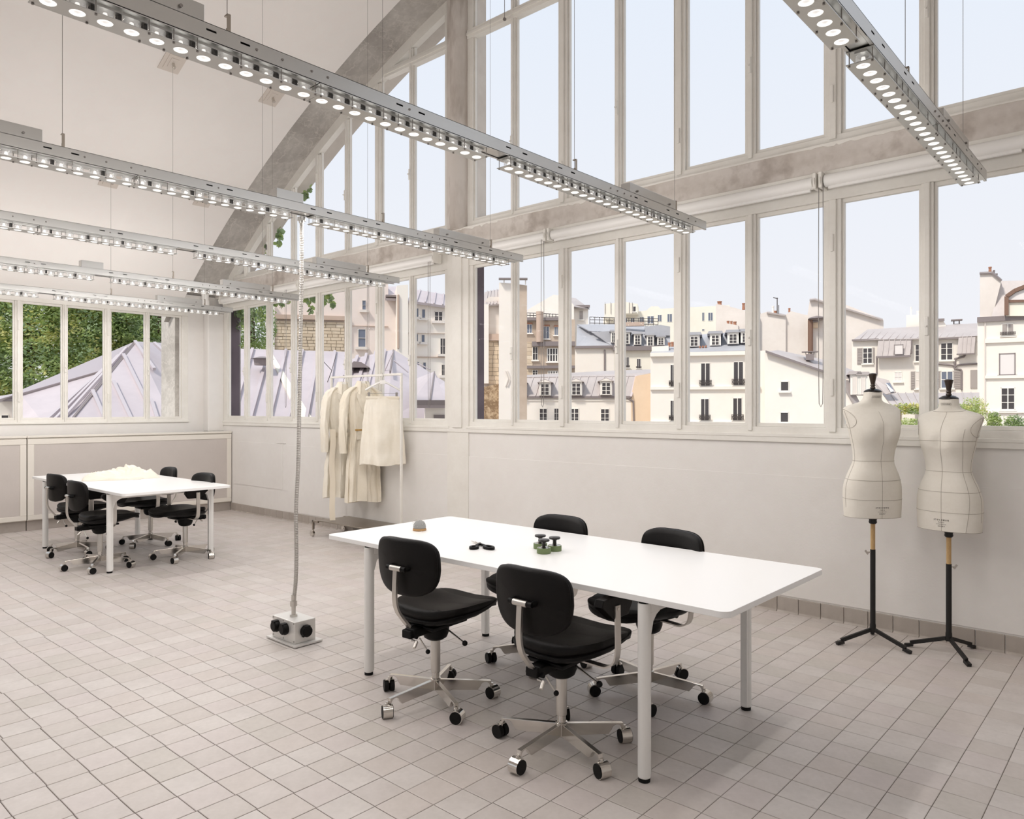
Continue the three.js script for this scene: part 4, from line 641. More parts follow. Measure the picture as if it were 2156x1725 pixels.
  const sheet = (rows, t = 0.004) => {                                               // thin cloth flap through rows of points, with thickness
    const n = rows[0].length, P = [], idx = [], m = rows.length, nrm = V(0, 0, 1);
    for (const side of [0, 1]) for (let j = 0; j < m; j++) for (let i = 0; i < n; i++) { const v = rows[j][i].clone(); v.z += side ? -t : 0; P.push(v.x, v.y, v.z); }
    for (let j = 0; j < m - 1; j++) for (let i = 0; i < n - 1; i++) { const a = j * n + i, k = m * n; idx.push(a, a + n, a + 1, a + 1, a + n, a + n + 1, a + k, a + k + 1, a + k + n, a + k + 1, a + k + n + 1, a + k + n); }
    const g = new THREE.BufferGeometry(); g.setAttribute('position', new THREE.Float32BufferAttribute(P, 3)); g.setIndex(idx); return metreUV(tidy(toCreasedNormals(g, 0.9)));
  };
  const sleeve = (s, yEnd, fw, ph) => { const P = [V(s * 0.10, -0.125, 0.0), V(s * 0.165, -0.185, 0.004), V(s * 0.212, -0.34, fw * 0.35), V(s * 0.232, -0.60, fw * 1.1), V(s * 0.224, yEnd, fw * 0.7)], C = new THREE.CatmullRomCurve3(P), rings = []; for (let j = 0; j <= 70; j++) { const u = 1 - j / 70, p = C.getPoint(u), w = 0.034 + 0.012 * Math.sin(u * 3.1), d = 0.058 + 0.022 * Math.sin(Math.min(1, u * 2.2) * 1.57) - 0.008 * u, ring = []; for (let i = 0; i < 40; i++) { const q = -i / 40 * Math.PI * 2, c = Math.cos(q), sn = Math.sin(q), cr = 0.011 * (ridge(c * 0.8 + ph, u * 2.6 + sn * 1.1, s * 4) - 0.45) * Math.min(1, u * 3) + 0.004 * (ridge(c * 1.4, u * 5.5 - sn * 1.6, ph + s) - 0.45); ring.push(V(p.x + (w + cr) * c, p.y + cr * 0.4, p.z + (d + cr) * sn)); } rings.push(ring); } return metreUV(tidy(loft(rings))); };
  const coat = (px, turn, hem, ph, mat, label, extra) => {
    const p = onZ(px, 796, ZB), g = tag(group('cream_coat', p.x, Y, ZB, turn), label, 'coat', 'cream cotton coats on the rail');
    hanger(g, 0.15, 0.02, false);
    const B = hem - Y, K = [[B, 0.215, 0.085, 0.42], [B + 0.3, 0.200, 0.080, 0.36], [-0.80, 0.172, 0.076, 0.26], [-0.66, 0.148, 0.064, 0.16], [-0.45, 0.172, 0.072, 0.16], [-0.27, 0.190, 0.070, 0.10], [-0.20, 0.184, 0.060, 0.03], [-0.150, 0.135, 0.05, 0.01], [-0.118, 0.075, 0.045, 0], [-0.085, 0.06, 0.042, 0]], S = drape(K, ph, 7, 0.010);
    mesh('coat_body', fabric(K, 130, 150, ph, 7, 0.010), mat, g);
    for (const s of [-1, 1]) { mesh('sleeve', sleeve(s, -0.86, 0.045, ph), mat, g); }
    const out = (q, y, k) => { const v = S(q, y); v.x *= 1 + k * 4; v.z += k; return v; };
    // overlapping front edge from collar to hem, with lapels
    const fr = [[], [], []]; for (let k = 0; k <= 40; k++) { const y = -0.20 + (B + 0.01 + 0.20) * k / 40; fr[0].push(out(1.50, y, 0.010)); fr[1].push(out(1.62, y, 0.012)); fr[2].push(out(1.86, y, 0.009)); } mesh('front_edge', sheet(fr), mat, g);
    for (const s of [-1, 1]) { const L = [[], []]; for (let k = 0; k <= 10; k++) { const u = k / 10, y = -0.13 - 0.29 * u; L[0].push(V(s * (0.045 - 0.04 * u), y, S(1.57, y).z + 0.012)); L[1].push(V(s * (0.045 + (u < 0.35 ? 0.055 * u / 0.35 : 0.055 * (1 - (u - 0.35) / 0.65)) - 0.04 * u * 0.6), y + 0.01, S(1.57 - s * 0.5, y).z + 0.018)); } mesh('lapel', sheet(s > 0 ? L : L.slice().reverse()), mat, g); }
    const cr = []; for (const [y, w, d, lift] of [[-0.178, 0.108, 0.082, 1], [-0.130, 0.096, 0.072, 0.8], [-0.066, 0.070, 0.054, 0.3], [-0.056, 0.063, 0.047, 0.2], [-0.088, 0.057, 0.042, 0]]) { const ring = []; for (let i = 0; i <= 36; i++) { const q = 1.57 + 0.42 + (6.283 - 0.84) * i / 36, e = Math.pow(Math.abs(i / 18 - 1), 6); ring.push(V(w * Math.cos(q) * (1 + 0.12 * e * lift), y - 0.035 * e * lift + 0.006 * perlin.noise(q * 2, y * 20, ph), d * Math.sin(q) * (1 + 0.25 * e * lift))); } cr.push(ring); }
    mesh('collar', sheet(cr, 0.001), mat, g);
    extra(g, out);
    return g;
  };
  coat(723, rad(72), 0.455, 0.4, M.cloth, 'cream cotton coat with long hanging belt, at the corner end of the rail', (g, out) => {
    const wave = (x, z, ph2) => [0, 1, 2, 3, 4, 5, 6, 7].map((k) => V(x + 0.006 * Math.sin(k * 1.7 + ph2), -0.60 - (Y - 0.205 - 0.60) * k / 7, z + 0.010 * Math.sin(k * 1.1 + ph2)));
    const b = []; for (let k = 0; k <= 24; k++) b.push(out(0.3 + 2.6 * k / 24, -0.655 + 0.008 * Math.sin(k), 0.014)); mesh('belt', [strip(b, 0.044, 0.005, V(0, 1, 0)), strip(wave(-0.158, 0.10, 0.5), 0.062, 0.003, V(0.96, 0, 0.28))], M.cloth2, g);
  });
  coat(764, rad(66), 0.43, 2.1, M.cloth2, 'cream cotton coat with ochre waist cord, middle of the rail', (g, out) => { const b = []; for (let k = 0; k <= 10; k++) b.push(out(1.2 + 1.0 * k / 10, -0.602, 0.016)); mesh('waist_cord', strip(b, 0.014, 0.006, V(0, 1, 0)), M.belt, g); const f = [[], []]; for (let k = 0; k <= 8; k++) { f[0].push(out(1.15 + 0.9 * k / 8, -0.66, 0.016)); f[1].push(out(1.15 + 0.9 * k / 8, -0.71, 0.02)); } mesh('pocket_flap', sheet(f), M.cloth2, g); });
  { const p = onZ(809, 790, ZB), g = tag(group('cream_skirt', p.x, Y, ZB + 0.02, rad(48)), 'knee-length cream skirt clipped to a hanger beside the rail upright', 'skirt');
    hanger(g, 0.185, 0.03, true);
    mesh('skirt_body', fabric([[-0.97, 0.232, 0.085, 0.42], [-0.8, 0.225, 0.08, 0.4], [-0.55, 0.208, 0.06, 0.3], [-0.40, 0.195, 0.042, 0.2], [-0.245, 0.178, 0.02, 0.02], [-0.236, 0.176, 0.016, 0.0]], 80, 130, 0.35, 4, 0.006), M.cloth, g);
    mesh('waistband', rbox(-0.18, 0.18, -0.262, -0.232, -0.021, 0.021, 0.008), M.cloth2, g);
  }
}
// ------------------------------------------------------------ outside: roofs, houses, trees (each at its own distance)
struct(mesh('ground', box(-260, 160, -14.2, -14, -260, 40), M.ground), 'pale paved courtyards far below the windows', 'ground');
const z5 = (a, b) => [450 + 0.2551 * a, 500 + 0.2551 * b], z6 = (a, b) => [960 + 0.2505 * a, 520 + 0.2505 * b], z7 = (a, b) => [1350 + 0.2505 * a, 520 + 0.2505 * b], z8 = (a, b) => [1756 + 0.2319 * a, 540 + 0.2319 * b], z4 = (a, b) => [0.3247 * a, 520 + 0.3247 * b];
class House {                                            // a building drawn on upright planes; conv turns its pixel notes into photo pixels
  constructor(name, label, grp, conv, depth, pxa, pxb) {
    const um = ((pxa + pxb) / 2 - PCX) / FOC, square = (px) => depth * (1 + um * um) / (1 + um * (px - PCX) / FOC);   // square to the line of sight
    this.conv = conv; this.A = at(pxa, PCY, square(pxa)); this.B = at(pxb, PCY, square(pxb)); this.A.y = this.B.y = 0;
    const u = this.B.clone().sub(this.A); this.u = u.normalize(); this.n = V(0, 1, 0).cross(this.u).normalize(); if (this.n.dot(FWD) > 0) this.n.negate();   // n faces the camera
    this.g = tag(group(name, this.A.x, 0, this.A.z), label, 'building', grp); this.o = this.A.clone();
    this.g.rotation.y = Math.atan2(-this.u.z, this.u.x);
  }
  uv(a, b, back = 0) { const [px, py] = this.conv(a, b), r = ray(px, py), o = this.o.clone().addScaledVector(this.n, -back).sub(V(0, EYE, 0)), t = o.dot(this.n) / r.dot(this.n), p = r.multiplyScalar(t).add(V(0, EYE, 0)).sub(this.o); return [p.dot(this.u), p.y]; }
  part(name, geo, mat, parent) { return mesh(name, geo, mat, parent || this.g); }
  wall(pts, mat, thick = 3, back = 0, name = 'wall') { const low = Math.max(...pts.map((p) => p[1])), foot = /^(wall|gable_wall|side_wall|party_wall|tower_front|tower_side)$/.test(name); const g = prism(pts.map((p) => { const q = this.uv(p[0], p[1], back); return foot && p[1] === low ? [q[0], -14] : q; }), thick); g.translate(0, 0, -thick - back); return this.part(name, metreUV(tidy(g)), mat); }
  slab(pts, mat, name = 'roof', thick = 0.12) {             // sloped face: each point is [a, b, metres behind the facade plane]
    const P = pts.map(([a, b, k]) => { const q = this.uv(a, b, k); return V(q[0], q[1], -k); }), nn = P[1].clone().sub(P[0]).cross(P[2].clone().sub(P[0])).normalize(); if (nn.y < 0) nn.negate();
    const D = P.map((p) => p.clone().addScaledVector(nn, -thick)), T = [], t3 = (x, y, z) => T.push(x.x, x.y, x.z, y.x, y.y, y.z, z.x, z.y, z.z);
    for (let i = 1; i < P.length - 1; i++) { t3(P[0], P[i], P[i + 1]); t3(D[0], D[i + 1], D[i]); }
    for (let i = 0; i < P.length; i++) { const j = (i + 1) % P.length; t3(P[i], D[i], D[j]); t3(P[i], D[j], P[j]); }
    const g = new THREE.BufferGeometry(); g.setAttribute('position', new THREE.Float32BufferAttribute(T, 3)); g.computeVertexNormals();
    const m = this.part(name, metreUV(tidy(g)), mat); m.userData.P = P; m.userData.nn = nn; return m;
  }
  seams(roof, n, i0 = 0, i1 = 1, j0 = 3, j1 = 2, r = 0.05) { const P = roof.userData.P, nn = roof.userData.nn; for (let k = 1; k < n; k++) { const a = P[i0].clone().lerp(P[i1], k / n), b = P[j0].clone().lerp(P[j1], k / n); this.part('standing_seam', bar(a.addScaledVector(nn, r / 2), b.addScaledVector(nn, r / 2), r, r, nn), roof.material, roof); } }
  block(a0, b0, a1, b1, mat, out = 0.1, name = 'cornice', back = 0) { const [x0, y1] = this.uv(a0, b0, back), [x1, y0] = this.uv(a1, b1, back); return this.part(name, box(x0, x1, y0, y1, -back - 0.02, -back + out), mat); }
  window(a0, b0, a1, b1, o = {}) {                          // recessed surround, sashes, panes
    const back = o.back || 0, [x0, y1] = this.uv(a0, b0, back), [x1, y0] = this.uv(a1, b1, back), w = x1 - x0, h = y1 - y0, fw = o.fw || Math.min(0.09, w * 0.075), zf = -back + 0.05, bits = [];
    const cols = o.cols || 2, rows = o.rows || 1, mt = Math.min(0.05, w * 0.04);
    bits.push(box(x0, x0 + fw, y0, y1, zf - 0.05, zf), box(x1 - fw, x1, y0, y1, zf - 0.05, zf), box(x0, x1, y1 - fw, y1, zf - 0.05, zf), box(x0, x1, y0, y0 + fw * 0.8, zf - 0.05, zf));
    for (let k = 1; k < cols; k++) bits.push(box(x0 + w * k / cols - mt, x0 + w * k / cols + mt, y0, y1, zf - 0.05, zf + 0.01));
    for (let k = 1; k < rows; k++) bits.push(box(x0, x1, y0 + h * k / rows - mt * 0.6, y0 + h * k / rows + mt * 0.6, zf - 0.05, zf + 0.005));
    if (o.sill !== 0) bits.push(box(x0 - 0.12, x1 + 0.12, y0 - 0.12, y0, zf - 0.05, zf + 0.14));
    const f = this.part('window', bits, o.frame || M.sash); 
    for (let c = 0; c < cols; c++) mesh('pane', box(x0 + w * c / cols + (c ? mt : fw), x0 + w * (c + 1) / cols - (c < cols - 1 ? mt : fw), y0 + fw * 0.8, y1 - fw, zf - 0.045, zf - 0.03), o.pane || M.pane, f);
    if (o.rail) { const r = [], rh = o.rail * h; r.push(box(x0 - 0.1, x1 + 0.1, y0 + rh - 0.04, y0 + rh, zf + 0.2, zf + 0.24), box(x0 - 0.1, x1 + 0.1, y0 + 0.06, y0 + 0.1, zf + 0.2, zf + 0.24)); const n = 9; for (let k = 0; k <= n; k++) { const x = x0 - 0.08 + (w + 0.16) * k / n; r.push(box(x - 0.015, x + 0.015, y0 + 0.06, y0 + rh, zf + 0.2, zf + 0.23)); if (k < n) r.push(bar(V(x, y0 + 0.1, zf + 0.215), V(x + (w + 0.16) / n, y0 + rh - 0.05, zf + 0.215), 0.03, 0.03, V(0, 0, 1)), bar(V(x, y0 + rh - 0.05, zf + 0.215), V(x + (w + 0.16) / n, y0 + 0.1, zf + 0.215), 0.03, 0.03, V(0, 0, 1))); } mesh('balcony_rail', r, M.iron, f); }
    if (o.shutters) for (const s of o.shutters) { const xs = s < 0 ? [x0 - w * 0.56, x0 - 0.02] : [x1 + 0.02, x1 + w * 0.56 * (o.thin && s > 0 ? 0.35 : 1)]; const L = [box(xs[0], xs[1], y0 - 0.05, y1, zf - 0.02, zf + 0.02)]; const n = 10; for (let k = 0; k < n; k++) L.push(box(xs[0] + 0.06, xs[1] - 0.06, y0 + h * (k + 0.2) / n, y0 + h * (k + 0.6) / n, zf, zf + 0.05)); mesh('shutter', L, M.shutter, f); }
    return f;
  }
  dormer(a0, b0, a1, b1, depth, back, roofMat, o = {}) {     // box with pitched or flat lid, window in front
    const [x0, y1] = this.uv(a0, b0, back), [x1, y0] = this.uv(a1, b1, back), w = x1 - x0, zf = -back, e = 0.12;
    const d = this.part('dormer', [box(x0 - e, x1 + e, y0 - 0.05, y1 + 0.1, zf - depth, zf)], o.cheek || M.zincBlue);
    const lid = o.pitched ? prism([[x0 - 0.3, y1 + 0.1], [x1 + 0.3, y1 + 0.1], [(x0 + x1) / 2, y1 + 0.1 + w * 0.42]], depth + 0.2) : prism([[x0 - 0.3, y1 + 0.1], [x1 + 0.3, y1 + 0.1], [x1 + 0.2, y1 + 0.3], [x0 - 0.2, y1 + 0.3]], depth + 0.2);
    lid.translate(0, 0, zf - depth + 0.0); mesh('dormer_roof', lid, roofMat, d);
    if (o.pitched) { const tymp = prism([[x0 - 0.12, y1 + 0.12], [x1 + 0.12, y1 + 0.12], [(x0 + x1) / 2, y1 + 0.08 + w * 0.33]], 0.03); tymp.translate(0, 0, zf + 0.2); mesh('tympanum', tymp, M.render, d); }
    const fr = box(x0 - e, x1 + e, y0 - 0.02, y1 + 0.1, zf, zf + 0.04); mesh('surround', fr, M.sash, d);
    this.window(a0, b0, a1, b1, { back: back - 0.06, cols: 2, rows: 3, sill: 0, ...o.win });
  }
  stones(a0, b0, a1, b1, hRow, wMin, wMax, back = -0.02, name = 'stone') { const [x0, y1] = this.uv(a0, b0, back), [x1, y0] = this.uv(a1, b1, back); for (let y = y0; y < y1 - 0.02; y += hRow) for (let x = x0; x < x1 - 0.02;) { const w = Math.min(rr(wMin, wMax), x1 - x), h = Math.min(hRow, y1 - y); this.part(name, box(x + 0.01, x + w - 0.01, y + 0.01, y + h - 0.01, -back - 0.1, -back + rr(0.0, 0.035)), M.stones[Math.floor(rnd() * 5)]); x += w; } }
  pots(list, mat = M.terracotta) { for (const [a0, b0, a1, b1, back] of list) { const [x0, y1] = this.uv(a0, b0, back || 0), [x1, y0] = this.uv(a1, b1, back || 0), r = (x1 - x0) / 2; this.part('chimney_pot', [cyl(V((x0 + x1) / 2, y0, -(back || 0) - 0.4), V((x0 + x1) / 2, y1, -(back || 0) - 0.4), r, r * 0.8, 10), cyl(V((x0 + x1) / 2, y1 - 0.12, -(back || 0) - 0.4), V((x0 + x1) / 2, y1, -(back || 0) - 0.4), r * 1.05, r * 1.05, 10)], mat); } }
  pipe(pts, r = 0.07, mat = M.gutter, name = 'drain_pipe', out = 0.1) { const P = pts.map(([a, b]) => { const q = this.uv(a, b); return V(q[0], q[1], out); }); const list = []; for (let i = 0; i < P.length - 1; i++) list.push(cyl(P[i], P[i + 1], r, r, 8)); for (const p of P) list.push(ball(p.x, p.y, p.z, r, 8)); this.part(name, list, mat); }
}
const HG = 'houses across the courtyard', ZG = 'zinc roofs below the workshop windows';

{ // zinc roof seen past the corner windows (through the left wall)
  const h = new House('zinc_roof', 'hipped lilac-grey zinc roof in front of the green trees', ZG, z4, 17, 0, 390);
  const f1 = h.slab([[1120, 1125, -2], [455, 1125, -2], [875, 613, 1.5], [1120, 625, 3]], M.zinc, 'roof_face');
  for (const [p, q] of [[[600, 940], [680, 1125]], [[735, 880], [850, 1125]], [[800, 705], [950, 1010]], [[875, 620], [1000, 800]], [[980, 1000], [1020, 1125]], [[1000, 630], [1120, 740]]]) { const P = f1.userData.P, nn = f1.userData.nn, hit = (a, b) => { const o = h.o, r = ray(...h.conv(a, b)), p0 = h.g.localToWorld(P[0].clone()), nw = nn.clone().applyQuaternion(h.g.quaternion), t = p0.clone().sub(V(0, EYE, 0)).dot(nw) / r.dot(nw); return h.g.worldToLocal(r.multiplyScalar(t).add(V(0, EYE, 0))); }; h.g.updateMatrixWorld(); h.part('standing_seam', bar(hit(...p).addScaledVector(nn, 0.03), hit(...q).addScaledVector(nn, 0.03), 0.07, 0.07, nn), M.lead, f1); }
  const f2 = h.slab([[455, 1125, -2], [270, 1125, -1.6], [660, 815, 0.8], [875, 613, 1.5]], M.lead, 'roof_face'); h.seams(f2, 4, 1, 0, 2, 3, 0.06);
  h.slab([[270, 1125, -1.6], [140, 1125, -1.0], [140, 965, 0.2], [660, 815, 0.8]], M.zinc, 'roof_face');
  h.slab([[-10, 990, 0.0], [660, 800, 0.8], [875, 613, 1.5], [700, 690, 1.4], [420, 860, 1.0], [140, 945, 0.6], [-10, 968, 0.4]], M.lead, 'roof_edge');
  const rg = h.slab([[455, 1118, -2.02], [470, 1118, -2.02], [885, 618, 1.45], [868, 612, 1.45]], M.gutter, 'ridge_cap', 0.05);
  h.wall([[-10, 1000], [100, 1000], [100, 1140], [-10, 1140]], M.render, 1, 0.5); h.window(8, 1090, 58, 1118, { cols: 1, back: 0.5 }); h.block(-10, 985, 105, 1003, M.gutter, 0.3, 'gutter', 0.4);
}
{ // zinc roofs below the clothes-rail windows
  const h = new House('zinc_roof', 'lilac zinc roof with pale diagonal flashing below the stone wall', ZG, z5, 16, 500, 760);
  const f = h.slab([[-20, 1520, -2.5], [1060, 1520, -2.5], [1130, 955, 1.2], [180, 925, 1.2]], M.zinc, 'roof_face'); h.seams(f, 7, 0, 1, 3, 2, 0.06);
  const fl = h.slab([[720, 1520, -2.56], [830, 1520, -2.56], [485, 960, 0.9], [455, 960, 0.9]], M.renderCream, 'flashing', 0.08);
  h.slab([[210, 918, 1.2], [1130, 945, 1.2], [1130, 965, 1.15], [210, 938, 1.15]], M.lead, 'ridge_cap', 0.1);
  h.slab([[70, 1190, -0.4], [440, 1185, -0.4], [430, 1172, -0.3], [70, 1172, -0.3]], M.lead, 'ridge_cap', 0.05);
  h.part('stove_vent', [cyl(V(...h.uv(405, 1060), 0.2), V(...h.uv(405, 1010), 0.2), 0.16, 0.18, 14), cyl(V(...h.uv(405, 1008), 0.2), V(...h.uv(405, 990), 0.2), 0.24, 0.06, 14)], M.gutter);
  h.pipe([[965, 1110], [920, 1230], [890, 1360]], 0.007, M.iron, 'cable', 0.6); h.pipe([[965, 1110], [880, 1020]], 0.006, M.iron, 'cable', 0.6); h.pipe([[1000, 980], [965, 1110]], 0.006, M.iron, 'cable', 0.6);
  const k = new House('zinc_roof', 'lilac zinc pyramid roofs behind the hanging skirt', ZG, z5, 15, 730, 940);
  const a = k.slab([[860, 1540, -3], [1420, 1540, -3], [1485, 925, 1], [1110, 1010, 0.6]], M.zinc, 'roof_face'); k.seams(a, 5, 0, 1, 3, 2, 0.06);
  k.slab([[1420, 1540, -3], [1920, 1540, -2.4], [1905, 1190, 0.4], [1485, 925, 1]], M.zinc, 'roof_face');
  k.slab([[1450, 1100, -0.9], [1462, 1100, -0.9], [1490, 925, 1], [1478, 925, 1]], M.gutter, 'ridge_cap', 0.06);
  k.slab([[1640, 1350, -3.2], [1915, 1350, -3.2], [1820, 1108, -1.4]], M.zinc, 'turret_roof'); k.slab([[1640, 1350, -3.2], [1820, 1108, -1.4], [1660, 1170, -1.0]], M.zinc, 'turret_roof');
  k.slab([[1780, 1340, -3.23], [1792, 1340, -3.23], [1826, 1105, -1.45], [1816, 1105, -1.45]], M.gutter, 'ridge_cap', 0.05);
  k.block(1640, 1345, 1915, 1385, M.gutter, 0.35, 'eaves', -3.2); k.wall([[1750, 1390], [1915, 1390], [1915, 1540], [1750, 1540]], M.render, 0.6, -3.1); k.block(1815, 1465, 1905, 1530, M.gutter, 0.03, 'vent_grille', -3.1);
  for (const p of [[[1400, 1140], [1480, 960]], [[1490, 1030], [1600, 1120]], [[1660, 1040], [1780, 1100]]]) k.pipe(p, 0.012, M.lead, 'standing_seam', 0.4);
  k.part('roof_hatch', (() => { const q = k.uv(1210, 1085); return [prism([[q[0] - 0.22, q[1]], [q[0] + 0.2, q[1]], [q[0] + 0.05, q[1] + 0.1], [q[0] - 0.1, q[1] + 0.12]], 0.5)]; })(), M.gutter);
}
{ // pinkish apartment house with stone party wall
  const h = new House('apartment_house', 'pinkish rendered apartment house with rubble stone party wall', HG, z5, 36, 560, 945);
  h.wall([[470, 400], [1440, 380], [1440, 505], [1540, 505], [1540, 1300], [470, 1300]], M.renderPink, 6);
  h.block(475, 555, 506, 1100, M.sash, 0.2, 'pilaster'); h.block(506, 640, 1115, 690, M.brownBand, 0.25, 'string_course'); h.block(506, 690, 1080, 1000, M.mortar, 0.05, 'stone_backing'); h.stones(506, 688, 1078, 960, 0.155, 0.2, 0.5, -0.1);
  for (const w of [[1225, 520, 1256, 600], [1190, 755, 1256, 908]]) h.window(...w, { cols: 1, rows: 2, frame: M.renderGrey, pane: M.paneBlue });
  h.block(1110, 728, 1440, 738, M.brownBand, 0.08, 'string_course'); h.block(1110, 745, 1128, 915, M.brownBand, 0.1, 'downpipe_box');
  const f = h.slab([[1415, 500, -0.5], [1520, 505, -0.5], [1520, 405, 1.5], [1420, 405, 1.5]], M.zinc, 'roof'); h.block(1415, 490, 1520, 508, M.gutter, 0.7, 'gutter');
  h.wall([[1512, 398], [1605, 390], [1605, 1300], [1512, 1300]], M.render, 4, -1.2, 'chimney_stack'); h.pipe([[1512, 510], [1512, 930]], 0.05, M.brownBand, 'drain_pipe', 1.25);
  h.wall([[1600, 530], [1960, 570], [1960, 1300], [1600, 1300]], M.render, 4, -0.4); const rf = h.slab([[1600, 520, -0.7], [1960, 570, -0.7], [1960, 480, 1.5], [1640, 425, 1.5]], M.zinc, 'roof'); h.seams(rf, 5, 0, 1, 3, 2, 0.06);
  for (const w of [[1664, 585, 1690, 660], [1718, 594, 1745, 667], [1660, 798, 1686, 860], [1714, 804, 1741, 866], [1668, 1028, 1694, 1060], [1728, 1032, 1751, 1095]]) h.window(...w, { cols: 1, frame: M.renderGrey, back: -0.4, pane: M.paneBlue });
  for (const w of [[1820, 610, 1890, 692], [1868, 832, 1912, 965], [1880, 1050, 1906, 1140]]) h.window(...w, { cols: 2, rows: 2, frame: M.renderGrey, back: -0.4 });
  h.block(1600, 795, 1960, 803, M.brownBand, 0.5, 'string_course'); h.block(1600, 988, 1960, 998, M.brownBand, 0.5, 'string_course');
}
{ // chimney tower and its gable
  const h = new House('chimney_tower', 'tall pale chimney tower with flat dark cap beside stone gable', HG, z6, 52, 1010, 1112);
  h.wall([[225, 480], [275, 420], [370, 420], [370, 1400], [225, 1400]], M.renderGrey, 5, 1.0); const r = h.slab([[225, 492, 0.6], [370, 478, 0.6], [372, 355, 3], [240, 380, 3]], M.zincWarm, 'roof'); h.seams(r, 5, 0, 1, 3, 2, 0.07);
  h.block(225, 490, 276, 1150, M.render, 0.5, 'pilaster', 1.0); h.block(275, 735, 362, 790, M.brownBand, 0.3, 'string_course', 1.0); h.stones(272, 790, 362, 1190, 0.3, 0.25, 0.5, 0.9); h.wall([[225, 1180], [362, 1150], [362, 1400], [225, 1400]], M.rough, 2, 0.3);
  h.wall([[362, 300], [506, 310], [506, 1270], [355, 1270]], M.render, 3, 0, 'tower_front'); h.wall([[500, 310], [597, 325], [597, 1090], [500, 1090]], M.tan, 3, 0.02, 'tower_side');  // tower_side is the flank away from the sun, its shade painted as darker tan
  h.block(360, 268, 600, 280, M.gutter, 0.4, 'cap'); for (const a of [400, 500, 580]) h.block(a, 280, a + 9, 316, M.sash, 0.2, 'cap_leg', 0.1);
  for (const a of [428, 446]) h.part('wall_anchor', (() => { const q = h.uv(a, 1108); return [bar(V(q[0] - 0.1, q[1] - 0.55, 0.04), V(q[0] + 0.1, q[1], 0.04), 0.05, 0.07, V(0, 0, 1)), bar(V(q[0] + 0.1, q[1], 0.04), V(q[0] - 0.1, q[1] + 0.55, 0.04), 0.05, 0.07, V(0, 0, 1))]; })(), M.renderGrey);
}
{ // old tan house with roof terrace
  const h = new House('tan_house', 'weathered tan house with terrace railing and round chimney', HG, z6, 74, 1100, 1225);
  h.wall([[560, 600], [1000, 610], [1000, 1300], [560, 1300]], M.tan, 5); h.block(560, 598, 870, 622, M.gutter, 0.5, 'cornice'); h.block(640, 800, 1000, 835, M.gutter, 0.5, 'gutter'); h.stones(596, 800, 645, 1080, 0.4, 0.4, 0.8, -0.04); h.block(596, 1000, 1000, 1022, M.gutter, 0.3, 'gutter');
  for (const w of [[595, 650, 640, 725], [730, 668, 785, 772], [826, 672, 858, 742]]) { const f = h.window(...w, { cols: 2, pane: M.paneBlue }); h.block(w[0] - 3, w[1] - 12, w[2] + 3, w[1], M.terracotta, 0.15, 'lintel'); }
  for (const w of [[643, 840, 688, 952], [765, 850, 858, 965], [643, 1035, 688, 1080], [770, 1042, 858, 1080]]) h.window(...w, { cols: w[2] - w[0] > 60 ? 4 : 2, rows: 2 });
  const q0 = h.uv(675, 545, -0.6), q1 = h.uv(733, 800, -0.6); h.part('round_chimney', [cyl(V((q0[0] + q1[0]) / 2, q1[1], 0.6), V((q0[0] + q1[0]) / 2, q0[1], 0.6), (q1[0] - q0[0]) / 2, (q1[0] - q0[0]) / 2, 16), cyl(V((q0[0] + q1[0]) / 2, q0[1] - 0.3, 0.6), V((q0[0] + q1[0]) / 2, q0[1], 0.6), (q1[0] - q0[0]) * 0.54, (q1[0] - q0[0]) * 0.54, 16)], M.brownBand);
  const rails = []; for (const b of [555, 575, 600]) { const p = h.uv(596, b), q = h.uv(870, b + 12); rails.push(bar(V(p[0], p[1], 0), V(q[0], q[1], 0), 0.06, 0.06)); } for (let k = 0; k <= 10; k++) { const p = h.uv(596 + 27 * k, 553 + k * 1.2), q = h.uv(596 + 27 * k, 605); rails.push(bar(V(p[0], p[1], 0), V(q[0], q[1], 0), 0.06, 0.06, V(0, 0, 1))); } h.part('terrace_railing', rails, M.iron);
}
{ const h = new House('white_gabled_house', 'plain white gabled house rising behind the terrace', HG, z6, 92, 1110, 1245);
  h.wall([[600, 530], [820, 402], [935, 418], [992, 492], [992, 1000], [600, 1000]], M.render, 8); h.wall([[988, 490], [1112, 512], [1112, 800], [988, 800]], M.render, 4, 1.5, 'side_wall');
  h.slab([[985, 498, 0.2], [1125, 520, 1.2], [1008, 432, 5], [930, 420, 5]], M.zincWarm, 'roof'); h.block(985, 492, 1125, 512, M.gutter, 0.4, 'gutter', 1.4); h.window(1035, 535, 1070, 612, { cols: 1, pane: M.shutter, back: 1.45 });
}
